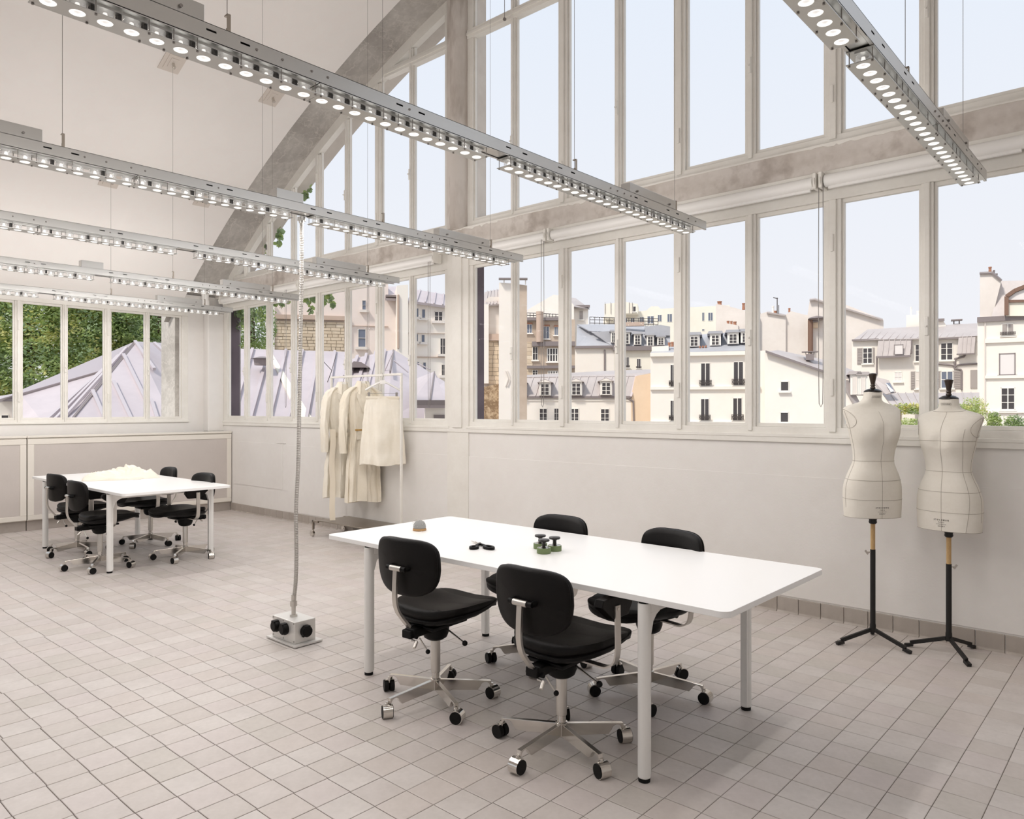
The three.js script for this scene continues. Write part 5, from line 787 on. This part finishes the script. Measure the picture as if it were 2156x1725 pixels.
{ const h = new House('cream_office_block', 'long cream block with flat roof and railings on the skyline', HG, z6, 130, 1260, 1530);
  h.wall([[1240, 590], [1260, 580], [1600, 535], [1640, 500], [1700, 500], [1720, 520], [2300, 490], [2300, 900], [1240, 900]], M.renderCream, 10);
  h.wall([[1248, 480], [1335, 470], [1335, 600], [1248, 600]], M.renderCream, 6, -3, 'rooftop_room'); h.wall([[1390, 470], [1420, 462], [1528, 480], [1528, 560], [1390, 560]], M.renderCream, 6, -3, 'rooftop_room'); h.window(1488, 500, 1512, 545, { cols: 1, back: -3 });
  for (const a of [1252, 1300, 1395, 1455, 1480]) h.block(a, 466, a + 3, 560, M.shutter, 0.1, 'frame_post', -3.05);
  for (const w of [[1408, 600, 1440, 650], [1468, 595, 1502, 645], [1545, 590, 1580, 650], [1606, 580, 1666, 645], [1695, 572, 1730, 628], [1775, 562, 1818, 632], [1925, 550, 1948, 620], [2068, 552, 2088, 622], [2118, 552, 2160, 622], [1925, 690, 1945, 710], [2068, 690, 2088, 706]]) h.window(...w, { cols: 2, pane: M.paneBlue, sill: 0 });
  const rails = []; for (const b of [590, 612, 640]) { const p = h.uv(1125, b, -4), q = h.uv(1700, b + 15, -4); rails.push(bar(V(p[0], p[1], 4), V(q[0], q[1], 4), 0.09, 0.09)); } for (let k = 0; k <= 14; k++) { const p = h.uv(1125 + 41 * k, 588 + k, -4), q = h.uv(1125 + 41 * k, 660, -4); rails.push(bar(V(p[0], p[1], 4), V(q[0], q[1], 4), 0.09, 0.09, V(0, 0, 1))); } h.part('terrace_railing', rails, M.iron);
}
{ const h = new House('mansard_house', 'cream house with long blue-grey mansard roof and five dormers', HG, z6, 86, 1210, 1430);
  h.wall([[995, 845], [1330, 845], [1330, 1300], [995, 1300]], M.render, 5, 0, 'gable_wall'); h.wall([[1320, 845], [1760, 868], [1760, 1300], [1320, 1300]], M.renderCream, 5, 0.02);
  h.block(995, 835, 1335, 850, M.gutter, 0.4, 'gutter'); h.block(1320, 838, 1760, 870, M.gutter, 0.5, 'gutter');
  h.slab([[1010, 842, -0.2], [1330, 838, -0.2], [1130, 705, 2.5], [1018, 650, 3.2]], M.zincBlue, 'roof'); const m = h.slab([[1320, 838, -0.2], [1800, 862, -0.2], [1800, 740, 1.4], [1120, 700, 1.6]], M.zincBlue, 'roof'); h.seams(m, 12, 0, 1, 3, 2, 0.06); const t = h.slab([[1020, 652, 2.6], [1120, 705, 1.4], [1800, 745, 1.2], [1800, 690, 4], [1400, 650, 5]], M.zincBlue, 'roof_top');
  h.wall([[1590, 665], [1720, 655], [1800, 670], [1800, 745], [1590, 745]], M.zincBlue, 3, 0.8, 'roof_box'); h.wall([[1150, 720], [1300, 705], [1300, 835], [1235, 780]], M.zincBlue, 0.4, 0.3, 'roof_cheek');
  for (const w of [[1310, 720, 1338, 802], [1406, 728, 1454, 815], [1504, 742, 1549, 822], [1611, 752, 1655, 832], [1700, 765, 1745, 824]]) h.dormer(...w, 2.2, -0.3, M.zincBlue);
  for (const w of [[1418, 926, 1455, 1015], [1520, 940, 1552, 1022]]) h.window(...w, { cols: 2, rail: 0.2 }); h.pipe([[1250, 870], [1250, 1050]], 0.09, M.gutter); h.block(1400, 640, 1580, 668, M.brownBand, 0.8, 'parapet', 2.2);
}
{ const h = new House('dormered_house', 'low white house with grey zinc mansard and four pitched dormers', HG, z6, 62, 1045, 1372);
  h.wall([[345, 1265], [1490, 1265], [1500, 1700], [345, 1700]], M.render, 5); h.wall([[1470, 1262], [1515, 1085], [1642, 1062], [1642, 1700], [1495, 1700]], M.renderOrange, 4, -0.05, 'gable_wall');
  const m = h.slab([[405, 1255, -0.08], [1470, 1255, -0.08], [1518, 1080, 1.4], [455, 1095, 1.4]], M.zincWarm, 'roof'); h.seams(m, 16, 0, 1, 3, 2, 0.06); h.slab([[455, 1098, 1.3], [1518, 1085, 1.3], [1645, 1060, 1.6], [1645, 1030, 4], [1310, 1040, 4], [500, 1082, 4]], M.zincWarm, 'roof_top');
  h.slab([[1462, 1255, -0.36], [1480, 1255, -0.36], [1522, 1078, 1.36], [1504, 1078, 1.36]], M.zinc, 'verge', 0.1); h.block(345, 1256, 1478, 1272, M.gutter, 0.18, 'gutter'); h.block(345, 1285, 1490, 1294, M.render, 0.08, 'cornice');
  for (const w of [[508, 1152, 570, 1250], [712, 1150, 785, 1248], [972, 1145, 1048, 1246], [1224, 1140, 1300, 1243]]) h.dormer(...w, 1.7, -0.35, M.zincWarm, { pitched: true, cheek: M.zincWarm });
  for (const w of [[498, 1355, 556, 1560], [700, 1358, 768, 1560], [825, 1358, 865, 1560], [958, 1358, 1034, 1560], [1214, 1360, 1290, 1560]]) h.window(...w, { cols: 2, rows: 5 });
  h.pipe([[1440, 1270], [1490, 1300], [1497, 1520]], 0.07, M.gutter);
}
{ const h = new House('white_balcony_house', 'white plastered house with dark French windows and iron balconies', HG, z7, 56, 1368, 1612);
  h.wall([[78, 900], [880, 880], [1042, 872], [1042, 1800], [78, 1800]], M.render, 5); h.block(78, 893, 890, 910, M.render, 0.35, 'cornice'); h.block(78, 1178, 1000, 1196, M.render, 0.2, 'string_course'); h.block(78, 1466, 1000, 1482, M.render, 0.2, 'string_course');
  for (const w of [[244, 990, 290, 1175], [498, 975, 582, 1172], [772, 964, 862, 1166], [244, 1290, 290, 1462], [498, 1275, 572, 1462], [768, 1268, 850, 1462]]) h.window(...w, { cols: 2, rail: 0.27 });
  const m = h.slab([[78, 895, -0.2], [890, 868, -0.2], [890, 805, 1.6], [375, 840, 1.6], [100, 850, 1.6]], M.zincBlue, 'roof'); h.slab([[240, 848, 1.5], [1000, 806, 1.5], [1000, 700, 3.4], [380, 745, 3.4]], M.zincBlue, 'roof_top');
  for (const w of [[412, 752, 478, 835], [590, 742, 656, 826], [738, 732, 806, 812], [850, 724, 894, 802]]) h.dormer(...w, 2.4, 0.9, M.zincBlue, { cheek: M.zincBlue });
  h.wall([[88, 838], [230, 830], [230, 900], [88, 905]], M.render, 1.2, 0.4, 'parapet'); h.pots([[222, 800, 246, 835, 0.5], [248, 796, 274, 835, 0.5], [486, 830, 504, 846, 0.3], [510, 828, 528, 844, 0.3], [534, 826, 552, 842, 0.3]]);
}
{ const h = new House('blind_walled_block', 'tall cream party walls without windows behind the white gable', HG, z7, 84, 1500, 1862);
  h.wall([[628, 480], [690, 488], [892, 540], [1000, 545], [1000, 900], [628, 900]], M.renderGrey, 5, 3, 'party_wall'); h.wall([[690, 655], [705, 640], [815, 660], [815, 800], [690, 800]], M.renderGrey, 2, 0, 'chimney_stack');
  h.wall([[996, 565], [1058, 545], [1215, 572], [1215, 1100], [996, 1100]], M.renderGrey, 5, 0, 'party_wall'); h.wall([[1210, 575], [1258, 540], [1405, 578], [1405, 1100], [1210, 1100]], M.renderGrey, 5, 0.4, 'party_wall'); h.wall([[1400, 560], [1418, 440], [1460, 436], [1700, 478], [2037, 612], [2037, 1200], [1400, 1200]], M.renderGrey, 5, 0.2, 'party_wall');
  const q = (a, b, c, d) => h.slab([[a, b, -0.3], [c, d, -0.3], [c, d - 8, 1], [a, b - 8, 1]], M.zincWarm, 'coping', 0.15); q(1414, 442, 1462, 436); q(1460, 436, 2030, 608); q(1058, 548, 1215, 574);
  h.wall([[960, 570], [1000, 600], [1000, 860], [960, 860]], M.zincBlue, 2, -0.4, 'zinc_flank'); h.block(1430, 640, 1495, 680, M.renderOrange, 0.4, 'plaster_patch', 0.1);
  h.pipe([[1422, 625], [1422, 880]], 0.28, M.brownFrame, 'stove_pipe', 0.5); h.pipe([[1422, 630], [1478, 628]], 0.12, M.gutter, 'stove_arm', 0.5); h.part('stove_cowl', (() => { const p = h.uv(1480, 622); return [lathe([[0.1, 0], [1.0, 0.1], [0.9, 0.3], [0.2, 0.5], [0, 0.5]], 12).translate(p[0], p[1], 0.5)]; })(), M.gutter);
  h.pots([[636, 455, 676, 495, 3], [845, 470, 872, 525, 3], [716, 620, 740, 645, 0], [745, 622, 766, 650, 0], [770, 626, 800, 655, 0], [1235, 512, 1255, 545, 0.4], [1112, 535, 1140, 560, 0]]); h.pots([[1096, 495, 1118, 550, 0]], M.sash);
  h.pipe([[1143, 430], [1143, 560]], 0.05, M.iron, 'antenna', 0); h.pipe([[1112, 427], [1146, 434]], 0.05, M.iron, 'antenna_arm', 0); h.pipe([[1156, 490], [1156, 562]], 0.04, M.iron, 'antenna', 0);
}
{ const h = new House('small_gable_house', 'white gable end with two small square windows and grey verge roof', HG, z7, 50, 1606, 1800);
  h.wall([[1038, 885], [1060, 880], [1560, 1055], [1680, 1125], [1790, 1320], [1880, 1500], [1900, 1800], [1038, 1800]], M.render, 4);
  const m = h.slab([[1046, 885, -0.2], [1560, 1060, -0.2], [1690, 1115, -0.2], [1900, 1085, 3], [1680, 1000, 3], [1550, 952, 3], [1150, 868, 3]], M.zincWarm, 'roof'); h.slab([[1680, 1118, -0.25], [1795, 1320, -0.25], [1840, 1310, 0.2], [1740, 1120, 0.2]], M.zincWarm, 'verge', 0.1); h.slab([[1046, 870, -0.25], [1560, 1048, -0.25], [1560, 1064, -0.25], [1046, 890, -0.25]], M.gutter, 'verge', 0.1);
  for (const w of [[1170, 1130, 1242, 1212], [1168, 1390, 1240, 1475]]) h.window(...w, { cols: 1 });
  h.part('vent_cowl', (() => { const p = h.uv(1418, 945), w = 0.26; return [box(p[0] - w, p[0] + w, p[1], p[1] + 0.42, -1.4, -0.9), ...[-1, -0.33, 0.33, 1].map((s) => box(p[0] + s * w - 0.02, p[0] + s * w + 0.02, p[1] + 0.4, p[1] + 0.55, -1.2, -1.16)), box(p[0] - w * 2, p[0] + w * 2, p[1] + 0.55, p[1] + 0.6, -1.5, -0.8)]; })(), M.gutter);
  h.dormer(1775, 1085, 1815, 1240, 2, -0.3, M.zincWarm, { cheek: M.zincWarm, win: { cols: 1, rows: 1, pane: M.renderGrey } }); h.dormer(1845, 1090, 1885, 1240, 2, -0.3, M.zincWarm, { cheek: M.zincWarm, win: { cols: 1, rows: 1, pane: M.renderGrey } });
}
{ const h = new House('shuttered_house', 'long cream house with grey shutters and warm zinc mansard', HG, z8, 72, 1794, 2064);
  h.wall([[163, 762], [1320, 720], [1320, 1900], [163, 1900]], M.render, 5); const r = h.slab([[160, 768, -0.3], [405, 752, -0.3], [700, 757, -0.3], [935, 746, -0.3], [1325, 722, -0.3], [1325, 606, 3], [305, 664, 3]], M.zincWarm, 'roof');
  for (let k = 0; k < 17; k++) { const a0 = 230 + k * 66, p = h.uv(a0, 756 - k * 2, -0.36), q = h.uv(a0 + 90, 662 - (a0 - 300) * 0.054, 2.94); h.part('standing_seam', bar(V(p[0], p[1], 0.36), V(q[0], q[1], -2.94), 0.07, 0.08), M.zincWarm, r); }
  const m1 = h.slab([[385, 912, -0.75], [690, 896, -0.75], [706, 756, -0.35], [403, 752, -0.35]], M.zincWarm, 'mansard_panel', 0.3); h.seams(m1, 6, 0, 1, 3, 2, 0.06); const m2 = h.slab([[1118, 888, -0.75], [1272, 878, -0.75], [1285, 722, -0.35], [1132, 726, -0.35]], M.zincWarm, 'mansard_panel', 0.3); h.seams(m2, 4, 0, 1, 3, 2, 0.06); h.slab([[905, 895, -0.7], [925, 893, -0.7], [940, 746, -0.35], [905, 748, -0.35]], M.zincWarm, 'mansard_panel', 0.3);
  h.block(380, 908, 700, 915, M.gutter, 0.2, 'gutter', -0.7); h.block(1112, 884, 1280, 890, M.gutter, 0.2, 'gutter', -0.7); h.block(163, 756, 405, 763, M.gutter, 0.2, 'gutter', -0.2); h.block(930, 744, 1130, 750, M.gutter, 0.2, 'gutter', -0.2);
  h.window(545, 802, 630, 890, { cols: 1, back: -0.85, frame: M.gutter, pane: M.curtain, sill: 0 });
  h.window(260, 832, 350, 972, { cols: 2, rows: 3, shutters: [-1, 1], thin: 1 }); h.window(735, 800, 812, 952, { cols: 2, rows: 3 }); h.window(964, 785, 1082, 942, { cols: 2, rows: 3 });
  h.window(548, 1050, 618, 1138, { cols: 2, rows: 2, pane: M.curtain }); h.window(738, 1045, 812, 1202, { cols: 2, rows: 2, shutters: [-1], pane: M.renderGrey }); h.window(968, 1042, 1084, 1198, { cols: 2, rows: 2, shutters: [-1, 1], pane: M.paneBlue }); h.block(1238, 1032, 1300, 1196, M.shutter, 0.1, 'shutter'); h.block(1300, 770, 1312, 900, M.gutter, 0.1, 'shutter');
  h.pipe([[388, 915], [388, 1070]], 0.07); h.pipe([[705, 760], [705, 880], [690, 890]], 0.06, M.gutter, 'drain_pipe', 0.5); h.pipe([[915, 905], [918, 975], [1075, 990], [1095, 1000]], 0.08); h.pipe([[1190, 895], [1180, 910], [1100, 930], [1095, 1000]], 0.09); h.pipe([[1300, 975], [1120, 988], [1095, 1005], [1095, 1020], [1150, 1028], [1158, 1040], [1158, 1210]], 0.08);
  h.wall([[655, 535], [810, 528], [810, 680], [655, 680]], M.render, 2, 3.5, 'chimney_stack'); h.pots([[690, 455, 708, 535, 3.5], [748, 492, 775, 532, 3.5]], M.sash); h.wall([[880, 580], [985, 575], [1015, 620], [1015, 680], [880, 680]], M.render, 1.5, 2.5, 'chimney_stack'); h.block(880, 572, 1002, 588, M.gutter, 0.3, 'chimney_cap', 2.5);
  h.part('roof_vent', (() => { const p = h.uv(1085, 612, 3), q = h.uv(1145, 580, 3); return [box(p[0], p[0] + 0.1, p[1], q[1], -3.6, -3.5), box(q[0] - 0.1, q[0], p[1], q[1], -3.6, -3.5), box((p[0] + q[0]) / 2 - 0.3, (p[0] + q[0]) / 2 + 0.3, p[1], q[1] - 0.3, -3.6, -3.2), box(p[0] - 0.2, q[0] + 0.2, q[1], q[1] + 0.12, -3.8, -3.0)]; })(), M.gutter);
}
{ const h = new House('garden_pavilion', 'low zinc-roofed garden building with climbing plants', HG, z8, 58, 1840, 2070);
  h.wall([[430, 1340], [1320, 1340], [1320, 1900], [430, 1900]], M.render, 4); const r = h.slab([[520, 1352, -0.4], [1320, 1346, -0.4], [1320, 1236, 2.5], [440, 1242, 2.5]], M.zincWarm, 'roof'); h.seams(r, 12, 0, 1, 3, 2, 0.07);
  h.slab([[320, 1080, 2.0], [490, 1122, 1.0], [560, 1232, 0.2], [470, 1252, 0.2], [395, 1215, 1]], M.zincWarm, 'roof'); h.slab([[470, 1150, 0.4], [508, 1148, 0.4], [545, 1225, 0.0], [515, 1230, 0.0]], M.paneBlue, 'skylight', 0.2);
  h.window(585, 1418, 616, 1530, { cols: 1, pane: M.brownFrame }); h.block(735, 1415, 800, 1545, M.shutter, 0.08, 'shutter');
}
{ const h = new House('tall_cream_house', 'tall cream house with chimney gable and arched brown dormer', HG, z8, 62, 2060, 2175);
  h.wall([[1302, 562], [1900, 545], [1900, 1900], [1302, 1900]], M.render, 5); h.block(1300, 556, 1900, 568, M.gutter, 0.25, 'gutter'); h.block(1372, 752, 1900, 768, M.render, 0.2, 'string_course'); h.block(1372, 1085, 1900, 1100, M.render, 0.2, 'string_course'); h.block(1372, 1408, 1900, 1422, M.render, 0.2, 'string_course'); h.pipe([[1372, 580], [1372, 1400]], 0.05, M.renderGrey);
  h.wall([[1325, 148], [1438, 142], [1518, 216], [1440, 545], [1325, 555]], M.renderGrey, 3, 0.3, 'chimney_gable'); h.slab([[1322, 152, 0.1], [1440, 146, 0.1], [1440, 136, 0.9], [1322, 142, 0.9]], M.gutter, 'coping'); h.slab([[1438, 146, 0.1], [1526, 218, 0.1], [1526, 208, 0.9], [1440, 136, 0.9]], M.gutter, 'coping');
  h.slab([[1430, 545, -0.2], [1900, 530, -0.2], [1900, 215, 1.8], [1515, 222, 1.8]], M.zincWarm, 'roof'); h.pots([[1400, 90, 1432, 145, 0.5]]); h.pots([[1440, 120, 1462, 160, 0.5], [1462, 150, 1486, 185, 0.5]], M.gutter);
  h.wall([[1560, 540], [1560, 370], [1640, 310], [1760, 262], [1900, 240], [1900, 540]], M.renderCream, 1.5, -0.5, 'arched_dormer'); h.wall([[1584, 402], [1584, 378], [1650, 330], [1760, 288], [1900, 268], [1900, 400]], M.curtain, 0.1, -0.58, 'arched_pane');
  const ar = []; const PT = [[1566, 535], [1566, 365], [1640, 312], [1760, 264], [1890, 244]].map((p) => { const q = h.uv(p[0], p[1], -0.6); return V(q[0], q[1], 0.6); }); for (let i = 0; i < 4; i++) ar.push(bar(PT[i], PT[i + 1], 0.3, 0.4, V(0, 0, 1))); { const p = h.uv(1566, 408, -0.6), q = h.uv(1890, 402, -0.6); ar.push(bar(V(p[0], p[1], 0.6), V(q[0], q[1], 0.6), 0.2, 0.14, V(0, 0, 1))); } h.part('dormer_arch', ar, M.brownFrame);
  h.window(1520, 612, 1636, 718, { cols: 2, rows: 1, rail: 0.3, pane: M.shutter }); h.window(1498, 882, 1648, 1076, { cols: 1, pane: M.curtain, fw: 0.08, frame: M.gutter }); h.window(1512, 1192, 1646, 1394, { cols: 2, rows: 3 });
}
// plants: leaves on a crown of many small sprays, standing where the photo has them
function plant(name, label, grp, c, rx, ry, rz, n, leaf, mats, opts = {}) {
  const g = tag(group(name, c.x, c.y, c.z), label, opts.cat || 'tree', grp), by = mats.map(() => []);
  for (let i = 0; i < n; i++) {
    const u = rr(-1, 1), t = rr(0, 6.283), s = Math.sqrt(1 - u * u), r = opts.solid ? Math.cbrt(rnd()) : 0.55 + 0.45 * Math.sqrt(rnd()), dir = V(s * Math.cos(t), u, s * Math.sin(t)), lump = 1 + 0.35 * perlin.noise(dir.x * 2.4 + c.x, dir.y * 2.4, dir.z * 2.4 + c.z);
    const p = V(dir.x * rx, dir.y * ry, dir.z * rz).multiplyScalar(r * lump), k = leaf * rr(0.6, 1.3);
    const ax = V(rr(-1, 1), rr(-0.8, 0.5), rr(-1, 1)).normalize(), sd = ax.clone().cross(V(rr(-0.6, 0.6), 1, rr(-0.6, 0.6))).normalize(), up = ax.clone().cross(sd);
    const a = p.clone().addScaledVector(ax, -k * 0.5), e = p.clone().addScaledVector(ax, k * 0.5), l = p.clone().addScaledVector(sd, k * 0.28).addScaledVector(up, k * 0.1), m = p.clone().addScaledVector(sd, -k * 0.28).addScaledVector(up, k * 0.1);
    const light = perlin.noise(p.x * 1.3 + c.x, p.y * 1.3, p.z * 1.3), bin = by[Math.min(mats.length - 1, Math.max(0, Math.floor((light * 1.0 + 0.5) * mats.length + rr(-0.6, 0.6))))];
    for (const v of [a, l, e, a, e, m]) bin.push(v.x, v.y, v.z);
  }
  by.forEach((l, k) => { if (l.length) { const lg = new THREE.BufferGeometry(); lg.setAttribute('position', new THREE.Float32BufferAttribute(l, 3)); lg.computeVertexNormals(); const m = mesh('foliage', lg, mats[k], g); m.userData.kind = 'stuff'; } });
  if (opts.trunk) mesh('trunk', [tube([V(0, -14 - c.y, 0), V(0.15, -ry * 0.5, 0.1), V(-0.1, ry * 0.3, 0)], opts.tr || 0.18, 10, 7), tube([V(0.1, -ry * 0.4, 0), V(rx * 0.4, ry * 0.1, 0.2)], 0.07, 8, 6), tube([V(0, -ry * 0.3, 0), V(-rx * 0.45, ry * 0.2, -0.2)], 0.07, 8, 6)], M.bark, g);
  return g;
}
const LV = M.leaves, TG = 'green trees beyond the zinc roof';
plant('leafy_tree', 'dense green tree with yellowish flower tips behind the zinc ridge', TG, at(60, 740, 26), 3.4, 3.6, 2.6, 36000, 0.155, [LV[3], LV[1], LV[0], LV[2]], { trunk: 12 });
plant('leafy_tree', 'broad green tree between its darker neighbours behind the zinc ridge', TG, at(215, 700, 28), 2.9, 3.0, 2.2, 30000, 0.155, [LV[1], LV[0], LV[4], LV[2]], { trunk: 12 });
plant('leafy_tree', 'darker green tree next to the corner pier', TG, at(345, 660, 27), 2.3, 2.2, 2.0, 20000, 0.15, [LV[3], LV[1], LV[0]], { trunk: 12 });
plant('leafy_tree', 'tall green tree beyond the long dark roof slope of the zinc roof', TG, at(-90, 720, 25), 2.8, 3.6, 2.4, 20000, 0.16, [LV[3], LV[1], LV[0], LV[2]], { trunk: 12 });
plant('leafy_tree', 'slim green tree beside the dark corner pier', TG, at(532, 690, 27), 0.75, 1.15, 0.8, 5000, 0.11, [LV[3], LV[1], LV[0]], { trunk: 10, tr: 0.08 });
const SG = 'garden plants below the shuttered house';
plant('climbing_plant', 'leafy climber along the garden building eaves', SG, at(1945, 861, 56.2), 3.4, 0.45, 0.3, 1600, 0.22, [LV[1], LV[0], LV[2]], { cat: 'plant', solid: 1 });
plant('garden_shrub', 'round green shrub below the garden building eaves', SG, at(1917, 900, 55), 1.05, 0.7, 0.8, 1600, 0.18, [LV[1], LV[0], LV[4]], { cat: 'shrub', solid: 1 });
plant('garden_shrub', 'big pale green bush against the tall cream house', SG, at(2050, 868, 55), 0.95, 1.15, 0.8, 2200, 0.15, [LV[0], LV[4], LV[2]], { cat: 'shrub', solid: 1 });
plant('garden_shrub', 'upright dark bush under the tall cream house windows', SG, at(2093, 892, 54), 0.5, 0.9, 0.5, 1400, 0.16, [LV[3], LV[1], LV[0]], { cat: 'shrub', solid: 1 });
plant('garden_shrub', 'low dark bush at the foot of the tall cream house', SG, at(2135, 895, 54), 0.75, 0.75, 0.5, 1500, 0.16, [LV[3], LV[1]], { cat: 'shrub', solid: 1 });
{ // ivy hanging outside the corner windows
  const ivy = (name, label, spots) => { const g = tag(group(name, ...spots[0][0].toArray()), label, 'plant', 'ivy hanging outside the windows'), o = spots[0][0]; const by = [[], []];
    for (const [p, len, dx] of spots) { const P = []; for (let k = 0; k <= 6; k++) P.push(V(p.x - o.x + dx * Math.sin(k / 6 * 1.6) + rr(-0.01, 0.01), p.y - o.y - len * k / 6 + (k > 3 && dx ? 0.02 : 0), p.z - o.z + rr(-0.01, 0.01))); mesh('stem', tube(P, 0.003, 12, 5), M.bark, g); const C = new THREE.CatmullRomCurve3(P); for (let k = 0; k < len * 60; k++) { const q = C.getPoint(rnd()), s = rr(0.025, 0.05), l = new THREE.CircleGeometry(s, 5); l.rotateX(rr(-0.9, 0.9)); l.rotateY(rr(-1.2, 1.2)); l.translate(q.x + rr(-0.03, 0.03), q.y + rr(-0.03, 0.03), q.z + rr(-0.03, 0.03)); by[rnd() < 0.6 ? 0 : 1].push(tidy(l)); } }
    by.forEach((l, k) => { if (l.length) mesh('ivy_leaves', l, [LV[3], LV[1]][k], g).userData.kind = 'stuff'; }); };
  const w = (px, py) => onZ(px, py, ZW - 0.22);
  ivy('hanging_ivy', 'thick ivy draped over the dark corner pier', [[w(487, 640), 0.55, 0.02], [w(496, 640), 0.5, 0], [w(505, 640), 0.42, 0.03], [w(516, 640), 0.3, 0], [w(524, 640), 0.36, 0.04], [w(535, 638), 0.22, 0], [w(545, 638), 0.25, 0.02], [w(500, 640), 0.65, -0.02], [w(492, 640), 0.7, 0.0]]);
  ivy('hanging_ivy', 'thin ivy strands hanging below the beam beside the steel conduit', [[w(578, 632), 0.12, 0.03], [w(592, 630), 0.16, 0.02], [w(603, 630), 0.1, 0.05], [w(645, 618), 0.18, 0.02], [w(655, 617), 0.26, -0.02], [w(663, 616), 0.14, 0.03], [w(680, 612), 0.20, 0.02], [w(690, 612), 0.28, 0.10]]);
  ivy('hanging_ivy', 'dark ivy tuft behind the fanlight panes', [[w(588, 484), 0.2, -0.05], [w(592, 488), 0.24, -0.06], [w(560, 515), 0.12, 0.04], [w(655, 395), 0.16, -0.12], [w(650, 402), 0.12, -0.1]]);
}
scene.traverse((o) => { if (o.isMesh) { o.castShadow = true; o.receiveShadow = true; } });
renderer.render(scene, camera);
